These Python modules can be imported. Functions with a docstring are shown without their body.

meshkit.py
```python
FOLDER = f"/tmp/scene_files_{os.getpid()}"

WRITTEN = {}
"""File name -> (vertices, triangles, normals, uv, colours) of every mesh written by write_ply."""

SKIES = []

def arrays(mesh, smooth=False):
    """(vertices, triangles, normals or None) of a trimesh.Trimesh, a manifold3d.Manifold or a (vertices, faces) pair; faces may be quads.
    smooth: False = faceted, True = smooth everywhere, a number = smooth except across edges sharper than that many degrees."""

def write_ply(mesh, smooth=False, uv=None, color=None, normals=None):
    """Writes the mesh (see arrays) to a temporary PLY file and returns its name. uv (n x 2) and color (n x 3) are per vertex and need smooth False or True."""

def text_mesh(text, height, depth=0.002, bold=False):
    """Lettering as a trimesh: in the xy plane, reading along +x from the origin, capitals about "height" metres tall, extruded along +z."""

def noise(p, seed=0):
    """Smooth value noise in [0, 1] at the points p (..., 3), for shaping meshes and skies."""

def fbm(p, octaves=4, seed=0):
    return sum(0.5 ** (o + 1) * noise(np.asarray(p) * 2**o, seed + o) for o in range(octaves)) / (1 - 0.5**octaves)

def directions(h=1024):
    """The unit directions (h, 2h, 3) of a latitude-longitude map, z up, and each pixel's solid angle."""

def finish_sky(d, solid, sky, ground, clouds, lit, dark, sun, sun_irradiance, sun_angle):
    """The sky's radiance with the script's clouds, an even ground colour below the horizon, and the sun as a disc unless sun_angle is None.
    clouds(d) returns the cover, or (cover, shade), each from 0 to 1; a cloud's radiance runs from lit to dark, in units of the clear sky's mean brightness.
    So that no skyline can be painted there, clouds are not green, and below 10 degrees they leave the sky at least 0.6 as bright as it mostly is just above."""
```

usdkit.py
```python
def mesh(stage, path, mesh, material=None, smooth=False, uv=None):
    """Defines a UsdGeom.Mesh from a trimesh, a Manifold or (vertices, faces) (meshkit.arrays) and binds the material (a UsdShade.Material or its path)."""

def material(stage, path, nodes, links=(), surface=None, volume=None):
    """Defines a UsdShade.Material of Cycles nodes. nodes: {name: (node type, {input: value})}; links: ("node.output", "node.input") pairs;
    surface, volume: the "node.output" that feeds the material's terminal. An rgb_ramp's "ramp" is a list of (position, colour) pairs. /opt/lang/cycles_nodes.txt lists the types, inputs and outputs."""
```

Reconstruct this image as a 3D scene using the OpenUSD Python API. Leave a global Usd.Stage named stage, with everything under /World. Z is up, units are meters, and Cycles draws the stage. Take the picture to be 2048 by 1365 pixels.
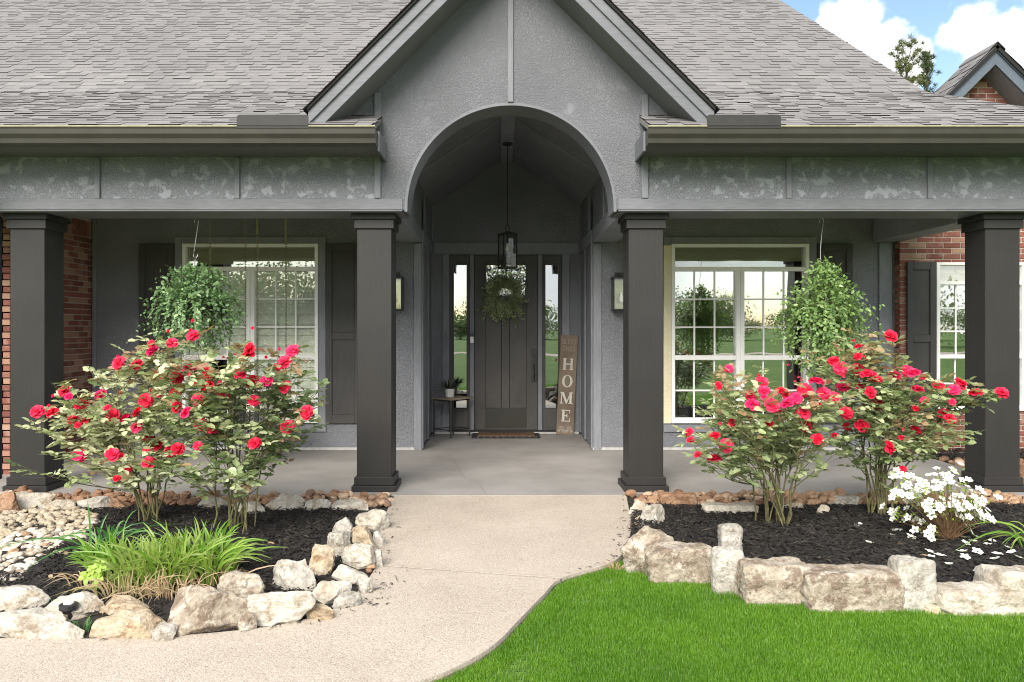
import math, numpy as np, trimesh, usdkit, meshkit
from pxr import Gf, Sdf, Usd, UsdGeom, UsdLux, UsdShade, Vt
from shapely.geometry import Polygon, Point, box as sbox
from shapely.ops import unary_union
from shapely import affinity

stage = Usd.Stage.CreateInMemory()
UsdGeom.Xform.Define(stage, '/World')
stage.SetDefaultPrim(stage.GetPrimAtPath('/World'))

# ---------------------------------------------------------------- camera, sky, sun, exposure
EYE, F, CX, CY = 1.509, 1560.0, 998.0, 657.0      # eye height in metres; lens in pixels of a 2048 wide picture
cam = UsdGeom.Camera.Define(stage, '/World/camera')
cam.CreateHorizontalApertureAttr(36.0)
cam.CreateFocalLengthAttr(36.0 * F / 2048)
cam.CreateHorizontalApertureOffsetAttr(36.0 * (1024 - CX) / 2048)
cam.CreateVerticalApertureOffsetAttr(-36.0 * (682.5 - CY) / 2048)
cam.CreateClippingRangeAttr((0.05, 5000.0))
cam.AddTranslateOp().Set((0, 0, EYE))
cam.AddRotateXOp().Set(90.0)
cam.CreateExposureAttr(2.20)

SUN = np.array([-0.28, -0.90, 0.68]); SUN /= np.linalg.norm(SUN)
sun = UsdLux.DistantLight.Define(stage, '/World/sun')
sun.CreateIntensityAttr(0.40); sun.CreateAngleAttr(40.0); sun.CreateNormalizeAttr(True)
sun.CreateColorAttr(Gf.Vec3f(1.0, 0.93, 0.84))
sun.AddRotateZOp().Set(math.degrees(math.atan2(SUN[0], -SUN[1])))
sun.AddRotateXOp().Set(math.degrees(math.acos(SUN[2])))

SKY_BLOBS = [((1672, 50), .034), ((1715, 60), .042), ((1760, 90), .040), ((1805, 130), .034), ((1700, 110), .045), ((1760, 150), .045), ((1925, 62), .026), ((1948, 30), .030), ((1960, 85), .034), ((2035, 60), .036), ((2010, 110), .034), ((1935, 118), .02)]
def sky_material():
    n = {'tc': ('texture_coordinate', {}),
         'sky': ('sky_texture', {'sky_type': 'single_scattering', 'sun_disc': False, 'sun_elevation': math.asin(SUN[2]), 'sun_rotation': math.atan2(SUN[0], SUN[1]), 'aerosol_density': .7, 'air_density': 1.0}),
         'nz': ('noise_texture', {'scale': 22.0, 'detail': 7.0, 'roughness': .55}),
         'cover': ('noise_texture', {'scale': 2.2, 'detail': 5.0, 'roughness': .55}),
         'band': ('map_range', {'range_type': 'smoothstep', 'from_min': .44, 'from_max': .56, 'to_min': 0., 'to_max': 1., 'clamp': True}),
         'nzs': ('math', {'math_type': 'multiply_add', 'value2': .075, 'value3': -.042}),
         'sep': ('separate_xyz', {}),
         'shade': ('noise_texture', {'scale': 9.0, 'detail': 3.0}),
         'cl': ('rgb_ramp', {'ramp': [(.3, (5.2, 5.4, 5.7)), (.7, (8.3, 8.2, 8.1))]}),
         'bg': ('background_shader', {'strength': .052})}
    l = [('tc.generated', 'nz.vector'), ('tc.generated', 'cover.vector'), ('nz.fac', 'nzs.value1'), ('cover.fac', 'band.value'), ('tc.generated', 'shade.vector'), ('shade.fac', 'cl.fac')]
    # a cumulus bank: puffs at real directions in the sky, their outline broken up by noise
    prev = None
    for i, ((px, py), r) in enumerate(SKY_BLOBS):
        d = np.array([(px - CX) / F, 1.0, (CY - py) / F]); d /= np.linalg.norm(d)
        n[f'd{i}'] = ('vector_math', {'math_type': 'distance', 'vector2': tuple(d)})
        n[f's{i}'] = ('math', {'math_type': 'subtract', 'value1': r * .95})
        l += [('tc.generated', f'd{i}.vector1'), (f'd{i}.value', f's{i}.value2')]
        cur = f's{i}.value'
        if prev:
            n[f'm{i}'] = ('math', {'math_type': 'maximum'})
            l += [(prev, f'm{i}.value1'), (cur, f'm{i}.value2')]; cur = f'm{i}.value'
        prev = cur
    n['sum'] = ('math', {'math_type': 'add'}); l += [(prev, 'sum.value1'), ('nzs.value', 'sum.value2')]
    n['puff'] = ('map_range', {'range_type': 'smoothstep', 'from_min': -.004, 'from_max': .010, 'to_min': 0., 'to_max': 1., 'clamp': True})
    l += [('sum.value', 'puff.value')]
    # the rest of the sky carries broken cloud; keep it thin around the blue patch the bank stands in
    dc = np.array([(1850 - CX) / F, 1.0, (CY - 60) / F]); dc /= np.linalg.norm(dc)
    n['dc'] = ('vector_math', {'math_type': 'distance', 'vector2': tuple(dc)})
    n['far'] = ('map_range', {'range_type': 'smoothstep', 'from_min': .2, 'from_max': .45, 'to_min': 0.0, 'to_max': 1., 'clamp': True})
    n['thin'] = ('math', {'math_type': 'multiply'})
    n['mx'] = ('math', {'math_type': 'maximum', 'use_clamp': True})
    n['mix'] = ('mix', {'mix_type': 'mix'})
    l += [('tc.generated', 'dc.vector1'), ('dc.value', 'far.value'), ('band.result', 'thin.value1'), ('far.result', 'thin.value2'), ('puff.result', 'mx.value1'), ('thin.value', 'mx.value2'),
          ('mx.value', 'mix.fac'), ('sky.color', 'mix.color1'), ('cl.color', 'mix.color2'), ('mix.color', 'bg.color')]
    return usdkit.material(stage, '/World/Looks/sky_with_clouds', n, l, surface='bg.background')
UsdGeom.Scope.Define(stage, '/World/Looks')
sky = UsdLux.DomeLight.Define(stage, '/World/sky')
UsdShade.MaterialBindingAPI.Apply(sky.GetPrim()).Bind(sky_material())
sky.GetPrim().SetCustomDataByKey('kind', 'structure')

# ---------------------------------------------------------------- helpers
def P(x, y, Y):                 # the point at depth Y seen at photo pixel x, y
    return np.array([(x - CX) * Y / F, Y, EYE - (y - CY) * Y / F])
def G(x, y, z=0.0):             # the point at height z seen at photo pixel x, y
    return P(x, y, (EYE - z) * F / (y - CY))
def Xa(x, Y): return (x - CX) * Y / F
def Za(y, Y): return EYE - (y - CY) * Y / F

USED, BASE = {}, {}
def fresh(parent, name):
    k = USED.get((parent, name), 0); USED[(parent, name)] = k + 1
    return f'{parent}/{name}' + (f'_{k:03d}' if k else '')
def tag(prim, label=None, cat=None, group=None, kind=None):
    for k, v in (('label', label), ('category', cat), ('group', group), ('kind', kind)):
        if v: prim.SetCustomDataByKey(k, v)
    return prim
def thing(name, base, label=None, cat=None, group=None, kind=None, parent='/World', rz=0):
    p = fresh(parent, name)
    x = UsdGeom.Xform.Define(stage, p)
    base = np.array(base, float)
    pb = BASE.get(parent, np.zeros(3))
    x.AddTranslateOp().Set(tuple(base - pb))
    if rz: x.AddRotateZOp().Set(rz)
    BASE[p] = base
    tag(x.GetPrim(), label, cat, group, kind)
    return p
def vf(mesh):
    if isinstance(mesh, MB): return mesh.arrays()
    if isinstance(mesh, tuple): return np.asarray(mesh[0], float), np.asarray(mesh[1], int)
    return np.array(mesh.vertices), np.array(mesh.faces)
def put(name, mesh, mat, parent='/World', smooth=False, label=None, cat=None, group=None, kind=None, base=None):
    """One Mesh prim in world coordinates under its parent."""
    v, f = vf(mesh)
    if len(f) == 0: return None
    p = fresh(parent, name)
    pb = BASE.get(parent, np.zeros(3))
    b = np.array(base, float) if base is not None else pb
    BASE[p] = b
    n = None
    if smooth:
        v, f, n = meshkit.arrays((v, f), smooth)
    m = UsdGeom.Mesh.Define(stage, p)
    m.CreatePointsAttr(Vt.Vec3fArray.FromNumpy((v - b).astype(np.float32)))
    m.CreateFaceVertexCountsAttr(Vt.IntArray.FromNumpy(np.full(len(f), 3, np.int32)))
    m.CreateFaceVertexIndicesAttr(Vt.IntArray.FromNumpy(np.ascontiguousarray(f.astype(np.int32).ravel())))
    m.CreateSubdivisionSchemeAttr('none')
    if n is not None:
        m.CreateNormalsAttr(Vt.Vec3fArray.FromNumpy(n.astype(np.float32))); m.SetNormalsInterpolation('vertex')
    if np.any(b != pb): m.AddTranslateOp().Set(tuple(b - pb))
    UsdShade.MaterialBindingAPI.Apply(m.GetPrim()).Bind(mat)
    tag(m.GetPrim(), label, cat, group, kind)
    return p

class MB:
    """Collects shapes into one mesh."""
    def __init__(s): s.v, s.f, s.n = [], [], 0
    def raw(s, v, f):
        v, f = np.asarray(v, float), np.asarray(f, int)
        if len(v) == 0: return s
        if f.shape[1] == 4: f = np.vstack([f[:, [0, 1, 2]], f[:, [0, 2, 3]]])
        s.v.append(v); s.f.append(f + s.n); s.n += len(v); return s
    def arrays(s):
        if not s.v: return np.zeros((0, 3)), np.zeros((0, 3), int)
        return np.vstack(s.v), np.vstack(s.f)
    def box(s, x0, x1, y0, y1, z0, z1, c=.004):
        c = min(c, .3 * min(abs(x1 - x0), abs(y1 - y0), abs(z1 - z0)))
        return s.raw(*cbox(x0, x1, y0, y1, z0, z1, c))
    def tm(s, m): return s.raw(m.vertices, m.faces)
    def prism(s, poly, y0, y1):            # a shapely polygon in x, z drawn out along y
        for g in getattr(poly, 'geoms', [poly]):
            m = trimesh.creation.extrude_polygon(g, y1 - y0, engine='earcut')
            v = m.vertices; s.raw(np.c_[v[:, 0], y1 - v[:, 2], v[:, 1]], m.faces)
        return s
    def slab(s, poly, z0, z1):             # a polygon in x, y drawn out along z
        for g in getattr(poly, 'geoms', [poly]):
            m = trimesh.creation.extrude_polygon(g, z1 - z0, engine='earcut')
            s.raw(m.vertices + [0, 0, z0], m.faces)
        return s
    def tube(s, pts, r, sides=6): return s.raw(*tube(pts, r, sides))
    def lathe(s, prof, center, sides=20):  # profile of (radius, z)
        m = trimesh.creation.revolve(np.array(prof, float), sections=sides); return s.raw(m.vertices + np.asarray(center), m.faces)

def cbox(x0, x1, y0, y1, z0, z1, c):
    lo, hi = np.array([x0, y0, z0], float), np.array([x1, y1, z1], float)
    lo, hi = np.minimum(lo, hi), np.maximum(lo, hi)
    idx = {}; V = []
    for sx in (0, 1):
        for sy in (0, 1):
            for sz in (0, 1):
                s = np.array([sx, sy, sz]); base = np.where(s, hi, lo); inn = np.where(s, -c, c)
                for a in range(3):
                    p = base + inn; p[a] = base[a]
                    idx[(sx, sy, sz, a)] = len(V); V.append(p)
    Fc = []
    def quad(a, b, c_, d):
        Fc.append((a, b, c_)); Fc.append((a, c_, d))
    for a in range(3):
        b, c2 = (a + 1) % 3, (a + 2) % 3
        for sv in (0, 1):
            def k(u, w):
                s = [0, 0, 0]; s[a] = sv; s[b] = u; s[c2] = w; return idx[(*s, a)]
            q = [k(0, 0), k(1, 0), k(1, 1), k(0, 1)]
            quad(*(q if sv else q[::-1]))
    for a in range(3):                      # edges along axis a
        b, c2 = (a + 1) % 3, (a + 2) % 3
        for sb in (0, 1):
            for sc in (0, 1):
                def k(t, ax):
                    s = [0, 0, 0]; s[a] = t; s[b] = sb; s[c2] = sc; return idx[(*s, ax)]
                q = [k(0, b), k(1, b), k(1, c2), k(0, c2)]
                quad(*(q if (sb == sc) == False else q[::-1]))
    for sx in (0, 1):
        for sy in (0, 1):
            for sz in (0, 1):
                t = [idx[(sx, sy, sz, a)] for a in range(3)]
                Fc.append(tuple(t) if (sx + sy + sz) % 2 == 1 else tuple(t[::-1]))
    return np.array(V), np.array(Fc)

def tube(pts, r, sides=6):
    pts = np.asarray(pts, float); n = len(pts)
    r = np.broadcast_to(np.asarray(r, float), (n,))
    t = np.gradient(pts, axis=0); t /= np.maximum(np.linalg.norm(t, axis=1, keepdims=True), 1e-9)
    ref = np.array([0, 0, 1.0]) if abs(t[0, 2]) < .9 else np.array([1.0, 0, 0])
    a = np.cross(t, ref); a /= np.maximum(np.linalg.norm(a, axis=1, keepdims=True), 1e-9)
    b = np.cross(t, a)
    ang = np.arange(sides) * 2 * np.pi / sides
    v = pts[:, None] + r[:, None, None] * (a[:, None] * np.cos(ang)[None, :, None] + b[:, None] * np.sin(ang)[None, :, None])
    i = np.arange(n - 1)[:, None] * sides; j = np.arange(sides)[None]; k = (j + 1) % sides
    q = np.stack([i + j, i + k, i + sides + k, i + sides + j], -1).reshape(-1, 4)
    f = np.vstack([q[:, [0, 2, 1]], q[:, [0, 3, 2]]])
    caps = [(0, x, x + 1) for x in range(1, sides - 1)] + [((n - 1) * sides, (n - 1) * sides + x + 1, (n - 1) * sides + x) for x in range(1, sides - 1)]
    return v.reshape(-1, 3), np.vstack([f, caps])

def bez(a, b, c, n=7):
    t = np.linspace(0, 1, n)[:, None]
    return (1 - t)**2 * np.asarray(a) + 2 * t * (1 - t) * np.asarray(b) + t * t * np.asarray(c)
def unit(v): v = np.asarray(v, float); return v / np.maximum(np.linalg.norm(v, axis=-1, keepdims=True), 1e-9)

LEAF_UV = np.array([(0, 0, 0), (.32, .5, .1), (.32, -.5, .1), (.72, .38, .07), (.72, -.38, .07), (1, 0, -.06), (.32, 0, 0), (.72, 0, -.01)])
LEAF_F = np.array([(0, 6, 1), (0, 2, 6), (1, 6, 7), (1, 7, 3), (6, 2, 4), (6, 4, 7), (3, 7, 5), (7, 4, 5)])
def leaves(p, d, n, L, W):
    """Many folded leaf blades: base p, direction d, normal n."""
    p, d = np.asarray(p, float), unit(d)
    n = unit(np.asarray(n, float) - (np.asarray(n) * d).sum(-1, keepdims=True) * d); s = np.cross(n, d)
    L, W = np.broadcast_to(L, (len(p),)), np.broadcast_to(W, (len(p),))
    u = LEAF_UV
    v = p[:, None] + d[:, None] * (u[None, :, 0] * L[:, None])[..., None] + s[:, None] * (u[None, :, 1] * W[:, None])[..., None] + n[:, None] * (u[None, :, 2] * W[:, None])[..., None]
    f = LEAF_F[None] + (np.arange(len(p)) * 8)[:, None, None]
    return v.reshape(-1, 3), f.reshape(-1, 3)

def instancer(name, protos, mats, idx, pos, rot, scale, label, cat, kind='stuff', parent='/World'):
    """protos: list of (vertices, faces); rot: euler array (n,3) in radians or z angles."""
    p = fresh(parent, name)
    pi = UsdGeom.PointInstancer.Define(stage, p)
    for k, m in enumerate(protos):
        put(name + '_piece', m, mats[k % len(mats)], parent=p)
        pi.CreatePrototypesRel().AddTarget(stage.GetPrimAtPath(p).GetChildren()[k].GetPath())
    n = len(pos)
    pi.CreateProtoIndicesAttr(Vt.IntArray.FromNumpy(np.asarray(idx, np.int32)))
    pi.CreatePositionsAttr(Vt.Vec3fArray.FromNumpy(np.asarray(pos, np.float32)))
    e = np.asarray(rot, float)
    if e.ndim == 1: e = np.c_[np.zeros(n), np.zeros(n), e]
    cx, cy, cz = np.cos(e / 2).T; sx, sy, sz = np.sin(e / 2).T
    w = cx * cy * cz + sx * sy * sz; x = sx * cy * cz - cx * sy * sz; y = cx * sy * cz + sx * cy * sz; z = cx * cy * sz - sx * sy * cz
    pi.CreateOrientationsAttr(Vt.QuathArray([Gf.Quath(float(a), float(b), float(c), float(d)) for a, b, c, d in zip(w, x, y, z)]))
    s = np.asarray(scale, np.float32)
    if s.ndim == 1: s = np.repeat(s[:, None], 3, 1)
    pi.CreateScalesAttr(Vt.Vec3fArray.FromNumpy(np.ascontiguousarray(s)))
    tag(pi.GetPrim(), label, cat, None, kind)
    return p
# ---------------------------------------------------------------- materials
M = {}
def mat(name, nodes, links, surface='p.BSDF'):
    M[name] = usdkit.material(stage, '/World/Looks/' + name, nodes, links, surface=surface); return M[name]
def paint(name, col, rough=.55, grain=(1, 1, 1), bump=.0015, vary=.12, scale=60, spec=.22, kf=.35):
    """Painted board: faint grain stretched along one axis, slight tone drift."""
    c = np.array(col)
    return mat(name, {'g': ('geometry', {}), 'm': ('mapping', {'scale': grain}), 'n': ('noise_texture', {'scale': scale, 'detail': 4., 'roughness': .6}),
        'n2': ('noise_texture', {'scale': 2.3, 'detail': 4.}), 'r': ('rgb_ramp', {'ramp': [(.3, tuple(c * (1 - vary))), (.7, tuple(c * (1 + vary)))]}),
        'k': ('mix', {'mix_type': 'overlay', 'fac': kf}), 'b': ('bump', {'distance': bump, 'strength': 1.}), 'p': ('principled_bsdf', {'roughness': rough, 'specular_ior_level': spec})},
        [('g.position', 'm.vector'), ('m.vector', 'n.vector'), ('g.position', 'n2.vector'), ('n2.fac', 'r.fac'), ('r.color', 'k.color1'), ('n.fac', 'k.color2'), ('k.color', 'p.base_color'), ('n.fac', 'b.height'), ('b.normal', 'p.normal')])
def simple(name, col, rough=.5, metallic=0., vary=.1, scale=12, bump=0., bscale=60, spec=.5, obj=0.0):
    c = np.array(col)
    n = {'g': ('geometry', {}), 'n': ('noise_texture', {'scale': scale, 'detail': 4.}), 'r': ('rgb_ramp', {'ramp': [(.3, tuple(c * (1 - vary))), (.7, tuple(np.minimum(c * (1 + vary), .95)))]}),
         'p': ('principled_bsdf', {'roughness': rough, 'metallic': metallic, 'specular_ior_level': spec})}
    l = [('g.position', 'n.vector'), ('n.fac', 'r.fac')]
    if obj:
        n['oi'] = ('object_info', {}); n['h'] = ('hsv', {}); n['mr'] = ('map_range', {'to_min': 1 - obj, 'to_max': 1 + obj})
        l += [('oi.random', 'mr.value'), ('mr.result', 'h.value'), ('r.color', 'h.color'), ('h.color', 'p.base_color')]
    else: l += [('r.color', 'p.base_color')]
    if bump:
        n['n3'] = ('noise_texture', {'scale': bscale, 'detail': 5.}); n['b'] = ('bump', {'distance': bump})
        l += [('g.position', 'n3.vector'), ('n3.fac', 'b.height'), ('b.normal', 'p.normal')]
    return mat(name, n, l)

CH = np.array([.147, .153, .167])            # charcoal house paint
def stucco(name, col, rscale=48, pscale=6.5, lo=.53, hi=.58, dist=.006, lift=1.3):
    c = np.array(col)
    return mat(name, {'g': ('geometry', {}), 'a': ('noise_texture', {'scale': rscale, 'detail': 3., 'roughness': .55, 'distortion': .8}), 'ar': ('map_range', {'range_type': 'smoothstep', 'from_min': .4, 'from_max': .6, 'to_min': 0., 'to_max': 1., 'clamp': True}),
        'pn': ('noise_texture', {'scale': pscale, 'detail': 3., 'roughness': .6}), 'pm': ('map_range', {'range_type': 'smoothstep', 'from_min': lo, 'from_max': hi, 'to_min': 0., 'to_max': 1., 'clamp': True}),
        'mixh': ('mix_float', {'b': .72}), 'b': ('bump', {'distance': dist, 'strength': 1.}), 'n2': ('noise_texture', {'scale': 1.6, 'detail': 5.}),
        'r': ('rgb_ramp', {'ramp': [(.3, tuple(c * .9)), (.7, tuple(c * 1.1))]}), 'lt': ('mix', {'mix_type': 'multiply', 'color2': (lift,) * 3}), 'p': ('principled_bsdf', {'roughness': .62, 'specular_ior_level': .25})},
        [('g.position', 'a.vector'), ('a.fac', 'ar.value'), ('g.position', 'pn.vector'), ('pn.fac', 'pm.value'), ('pm.result', 'mixh.fac'), ('ar.result', 'mixh.a'), ('mixh.result', 'b.height'), ('b.normal', 'p.normal'),
         ('g.position', 'n2.vector'), ('n2.fac', 'r.fac'), ('r.color', 'lt.color1'), ('pm.result', 'lt.fac'), ('lt.color', 'p.base_color')])
stucco('stucco', CH, lift=1.0, pscale=4.0, lo=.62, hi=.76, rscale=66, dist=.0046)
stucco('stucco_beam_lit', CH * 1.42, pscale=10.0, lo=.53, hi=.625, lift=1.20, rscale=75, dist=.005)  # house paint lightened against gutter shade; sheen of smooth patches put in as colour
stucco('stucco_porch_lit', CH * 1.42, lift=1.0, dist=.006, rscale=55, pscale=3, lo=.64, hi=.76)  # same house paint, lightened so its colour stands in for porch fill light
paint('trim_h', CH * .94, grain=(.12, 1, 1.2))
paint('trim_v', CH * 1.04, grain=(1.2, 1, .1))
paint('porch_trim_lit', CH * 1.34, grain=(1.2, 1, .1))  # trim in house paint with the porch fill light put into its colour
paint('column_paint', (.026, .025, .024), grain=(1.6, 1.6, .06), scale=70, bump=.002, rough=.45, vary=.07, kf=.16)
paint('shutter_paint', (.060, .058, .056), grain=(1.5, 1, .08), bump=.002, rough=.45)
paint('porch_ceiling_paint', (.68, .63, .46))
paint('ceiling_paint', CH * 1.0, grain=(1, .1, 1))
paint('door_paint', (.082, .077, .072), grain=(2.2, 1, .08), scale=80, bump=.002, rough=.45, vary=.18)
paint('soffit_paint', (.105, .108, .104), grain=(.1, 1.3, 1), scale=70, bump=.003)
simple('gutter_metal', (.036, .034, .027), rough=.4, vary=.12, scale=5, spec=.35)
simple('guard_metal', (.030, .030, .029), rough=.5, vary=.1, spec=.2)
simple('drip_edge', (.40, .38, .25), rough=.6, vary=.15, scale=20)
paint('window_white', (.84, .84, .81), rough=.35, vary=.03, bump=.0004)
paint('window_cream', (.66, .60, .42), rough=.5, vary=.04, bump=.0008)
simple('black_metal', (.018, .018, .018), rough=.42, vary=.2, spec=.5)
simple('steel_wire', (.45, .45, .45), rough=.3, metallic=.9)
simple('lawn_tinted_steel', (.40, .42, .22), rough=.3, metallic=.85)  # steel plate behind lantern glass, green lawn reflection put into its colour
simple('chain_metal', (.36, .33, .22), rough=.4, metallic=.8, vary=.2, scale=60)
simple('interior', (.22, .21, .19), rough=.8)
simple('blind', (.86, .86, .80), rough=.6, vary=.04)
simple('shade_cloth', (.72, .68, .52), rough=.8, vary=.04)
simple('base_strip', (.42, .41, .39), rough=.8, vary=.15, scale=15)
simple('mortar', (.40, .36, .31), rough=.9, bump=.003, bscale=120)
simple('bulb', (.9, .88, .8), rough=.2)
simple('white_plastic', (.75, .75, .75), rough=.3)
simple('dark_plastic', (.02, .02, .022), rough=.35)

def pane(name, fac, tint=(1, 1, 1), warp=0.0, wscale=9, refl=(.95, .96, .95)):
    n = {'t': ('transparent_bsdf', {'color': tint}), 'gl': ('glossy_bsdf', {'color': refl, 'roughness': 0.0}), 'f': ('fresnel', {'IOR': 1.5}), 'ad': ('math', {'math_type': 'add', 'value2': fac, 'use_clamp': True}), 'mx': ('mix_closure', {})}
    l = [('f.fac', 'ad.value1'), ('ad.value', 'mx.fac'), ('t.BSDF', 'mx.closure1'), ('gl.BSDF', 'mx.closure2')]
    if warp:
        n['g'] = ('geometry', {}); n['n'] = ('noise_texture', {'scale': wscale, 'detail': 1.}); n['b'] = ('bump', {'distance': warp})
        l += [('g.position', 'n.vector'), ('n.fac', 'b.height'), ('b.normal', 'gl.normal')]
    return mat(name, n, l, surface='mx.closure')
pane('window_glass', .52, tint=(.92, .94, .92), warp=.0016, wscale=1.9, refl=(.80, .82, .81))
pane('transom_glass', .16, tint=(.95, .96, .94), warp=.0012, wscale=1.6)
pane('window_glass_left', .10, tint=(.97, .98, .96), warp=.0012, wscale=1.6)
pane('sidelight_glass', .60, tint=(.3, .3, .3), warp=.0012, wscale=2.5, refl=(.66, .69, .70))
pane('textured_glass', .66, tint=(.4, .4, .4), warp=.03, wscale=16)
pane('lantern_glass', .02, tint=(.93, .94, .92))

def brick_mat(name, ramp):
    mat(name, {'g': ('geometry', {}), 'oi': ('object_info', {}), 'ri': ('math', {'math_type': 'add'}), 'fr': ('math', {'math_type': 'fraction'}), 'r': ('rgb_ramp', {'ramp': ramp}),
        'n': ('noise_texture', {'scale': 70., 'detail': 5., 'roughness': .7}), 'm': ('mix', {'mix_type': 'overlay', 'fac': .55}), 'n2': ('noise_texture', {'scale': 9., 'detail': 3.}), 'dust': ('mix', {'color2': (.42, .34, .28)}),
        'dm': ('map_range', {'from_min': .55, 'from_max': .8, 'to_min': 0., 'to_max': .5, 'clamp': True}), 'b': ('bump', {'distance': .004}), 'p': ('principled_bsdf', {'roughness': .85, 'specular_ior_level': .3})},
        [('oi.random', 'ri.value1'), ('g.random_per_island', 'ri.value2'), ('ri.value', 'fr.value1'), ('fr.value', 'r.fac'), ('g.position', 'n.vector'), ('r.color', 'm.color1'), ('n.fac', 'm.color2'), ('g.position', 'n2.vector'), ('n2.fac', 'dm.value'), ('dm.result', 'dust.fac'), ('m.color', 'dust.color1'), ('dust.color', 'p.base_color'), ('n.fac', 'b.height'), ('b.normal', 'p.normal')])
brick_mat('brick_red', [(0, (.165, .058, .042)), (.35, (.225, .085, .064)), (.6, (.14, .05, .04)), (.8, (.29, .15, .11)), (1, (.32, .20, .14))])

mat('shingle', {'g': ('geometry', {}), 'oi': ('object_info', {}), 'ad': ('math', {'math_type': 'add'}), 'fr': ('math', {'math_type': 'fraction'}),
    'r': ('rgb_ramp', {'ramp': [(0, (.158, .152, .150)), (.4, (.172, .166, .164)), (.8, (.183, .177, .174)), (1, (.206, .199, .195))]}),
    'n': ('noise_texture', {'scale': 260., 'detail': 2.}), 'm': ('mix', {'mix_type': 'overlay', 'fac': .45}), 'n2': ('noise_texture', {'scale': .9, 'detail': 4.}), 'm2': ('mix', {'mix_type': 'overlay', 'fac': .25}),
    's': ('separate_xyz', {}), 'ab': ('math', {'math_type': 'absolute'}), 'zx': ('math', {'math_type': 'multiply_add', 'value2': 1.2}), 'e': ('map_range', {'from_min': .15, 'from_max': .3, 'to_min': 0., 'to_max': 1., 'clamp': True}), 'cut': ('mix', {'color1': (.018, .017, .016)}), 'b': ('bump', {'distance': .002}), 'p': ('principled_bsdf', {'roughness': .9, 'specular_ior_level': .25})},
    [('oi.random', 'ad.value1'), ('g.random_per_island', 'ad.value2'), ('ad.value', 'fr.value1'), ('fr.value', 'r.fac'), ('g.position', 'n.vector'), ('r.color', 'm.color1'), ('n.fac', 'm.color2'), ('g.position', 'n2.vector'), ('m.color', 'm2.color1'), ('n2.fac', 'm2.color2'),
     ('g.true_normal', 's.vector'), ('s.x', 'ab.value1'), ('ab.value', 'zx.value1'), ('s.z', 'zx.value3'), ('zx.value', 'e.value'), ('e.result', 'cut.fac'), ('m2.color', 'cut.color2'), ('cut.color', 'p.base_color'), ('n.fac', 'b.height'), ('b.normal', 'p.normal')])

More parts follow.
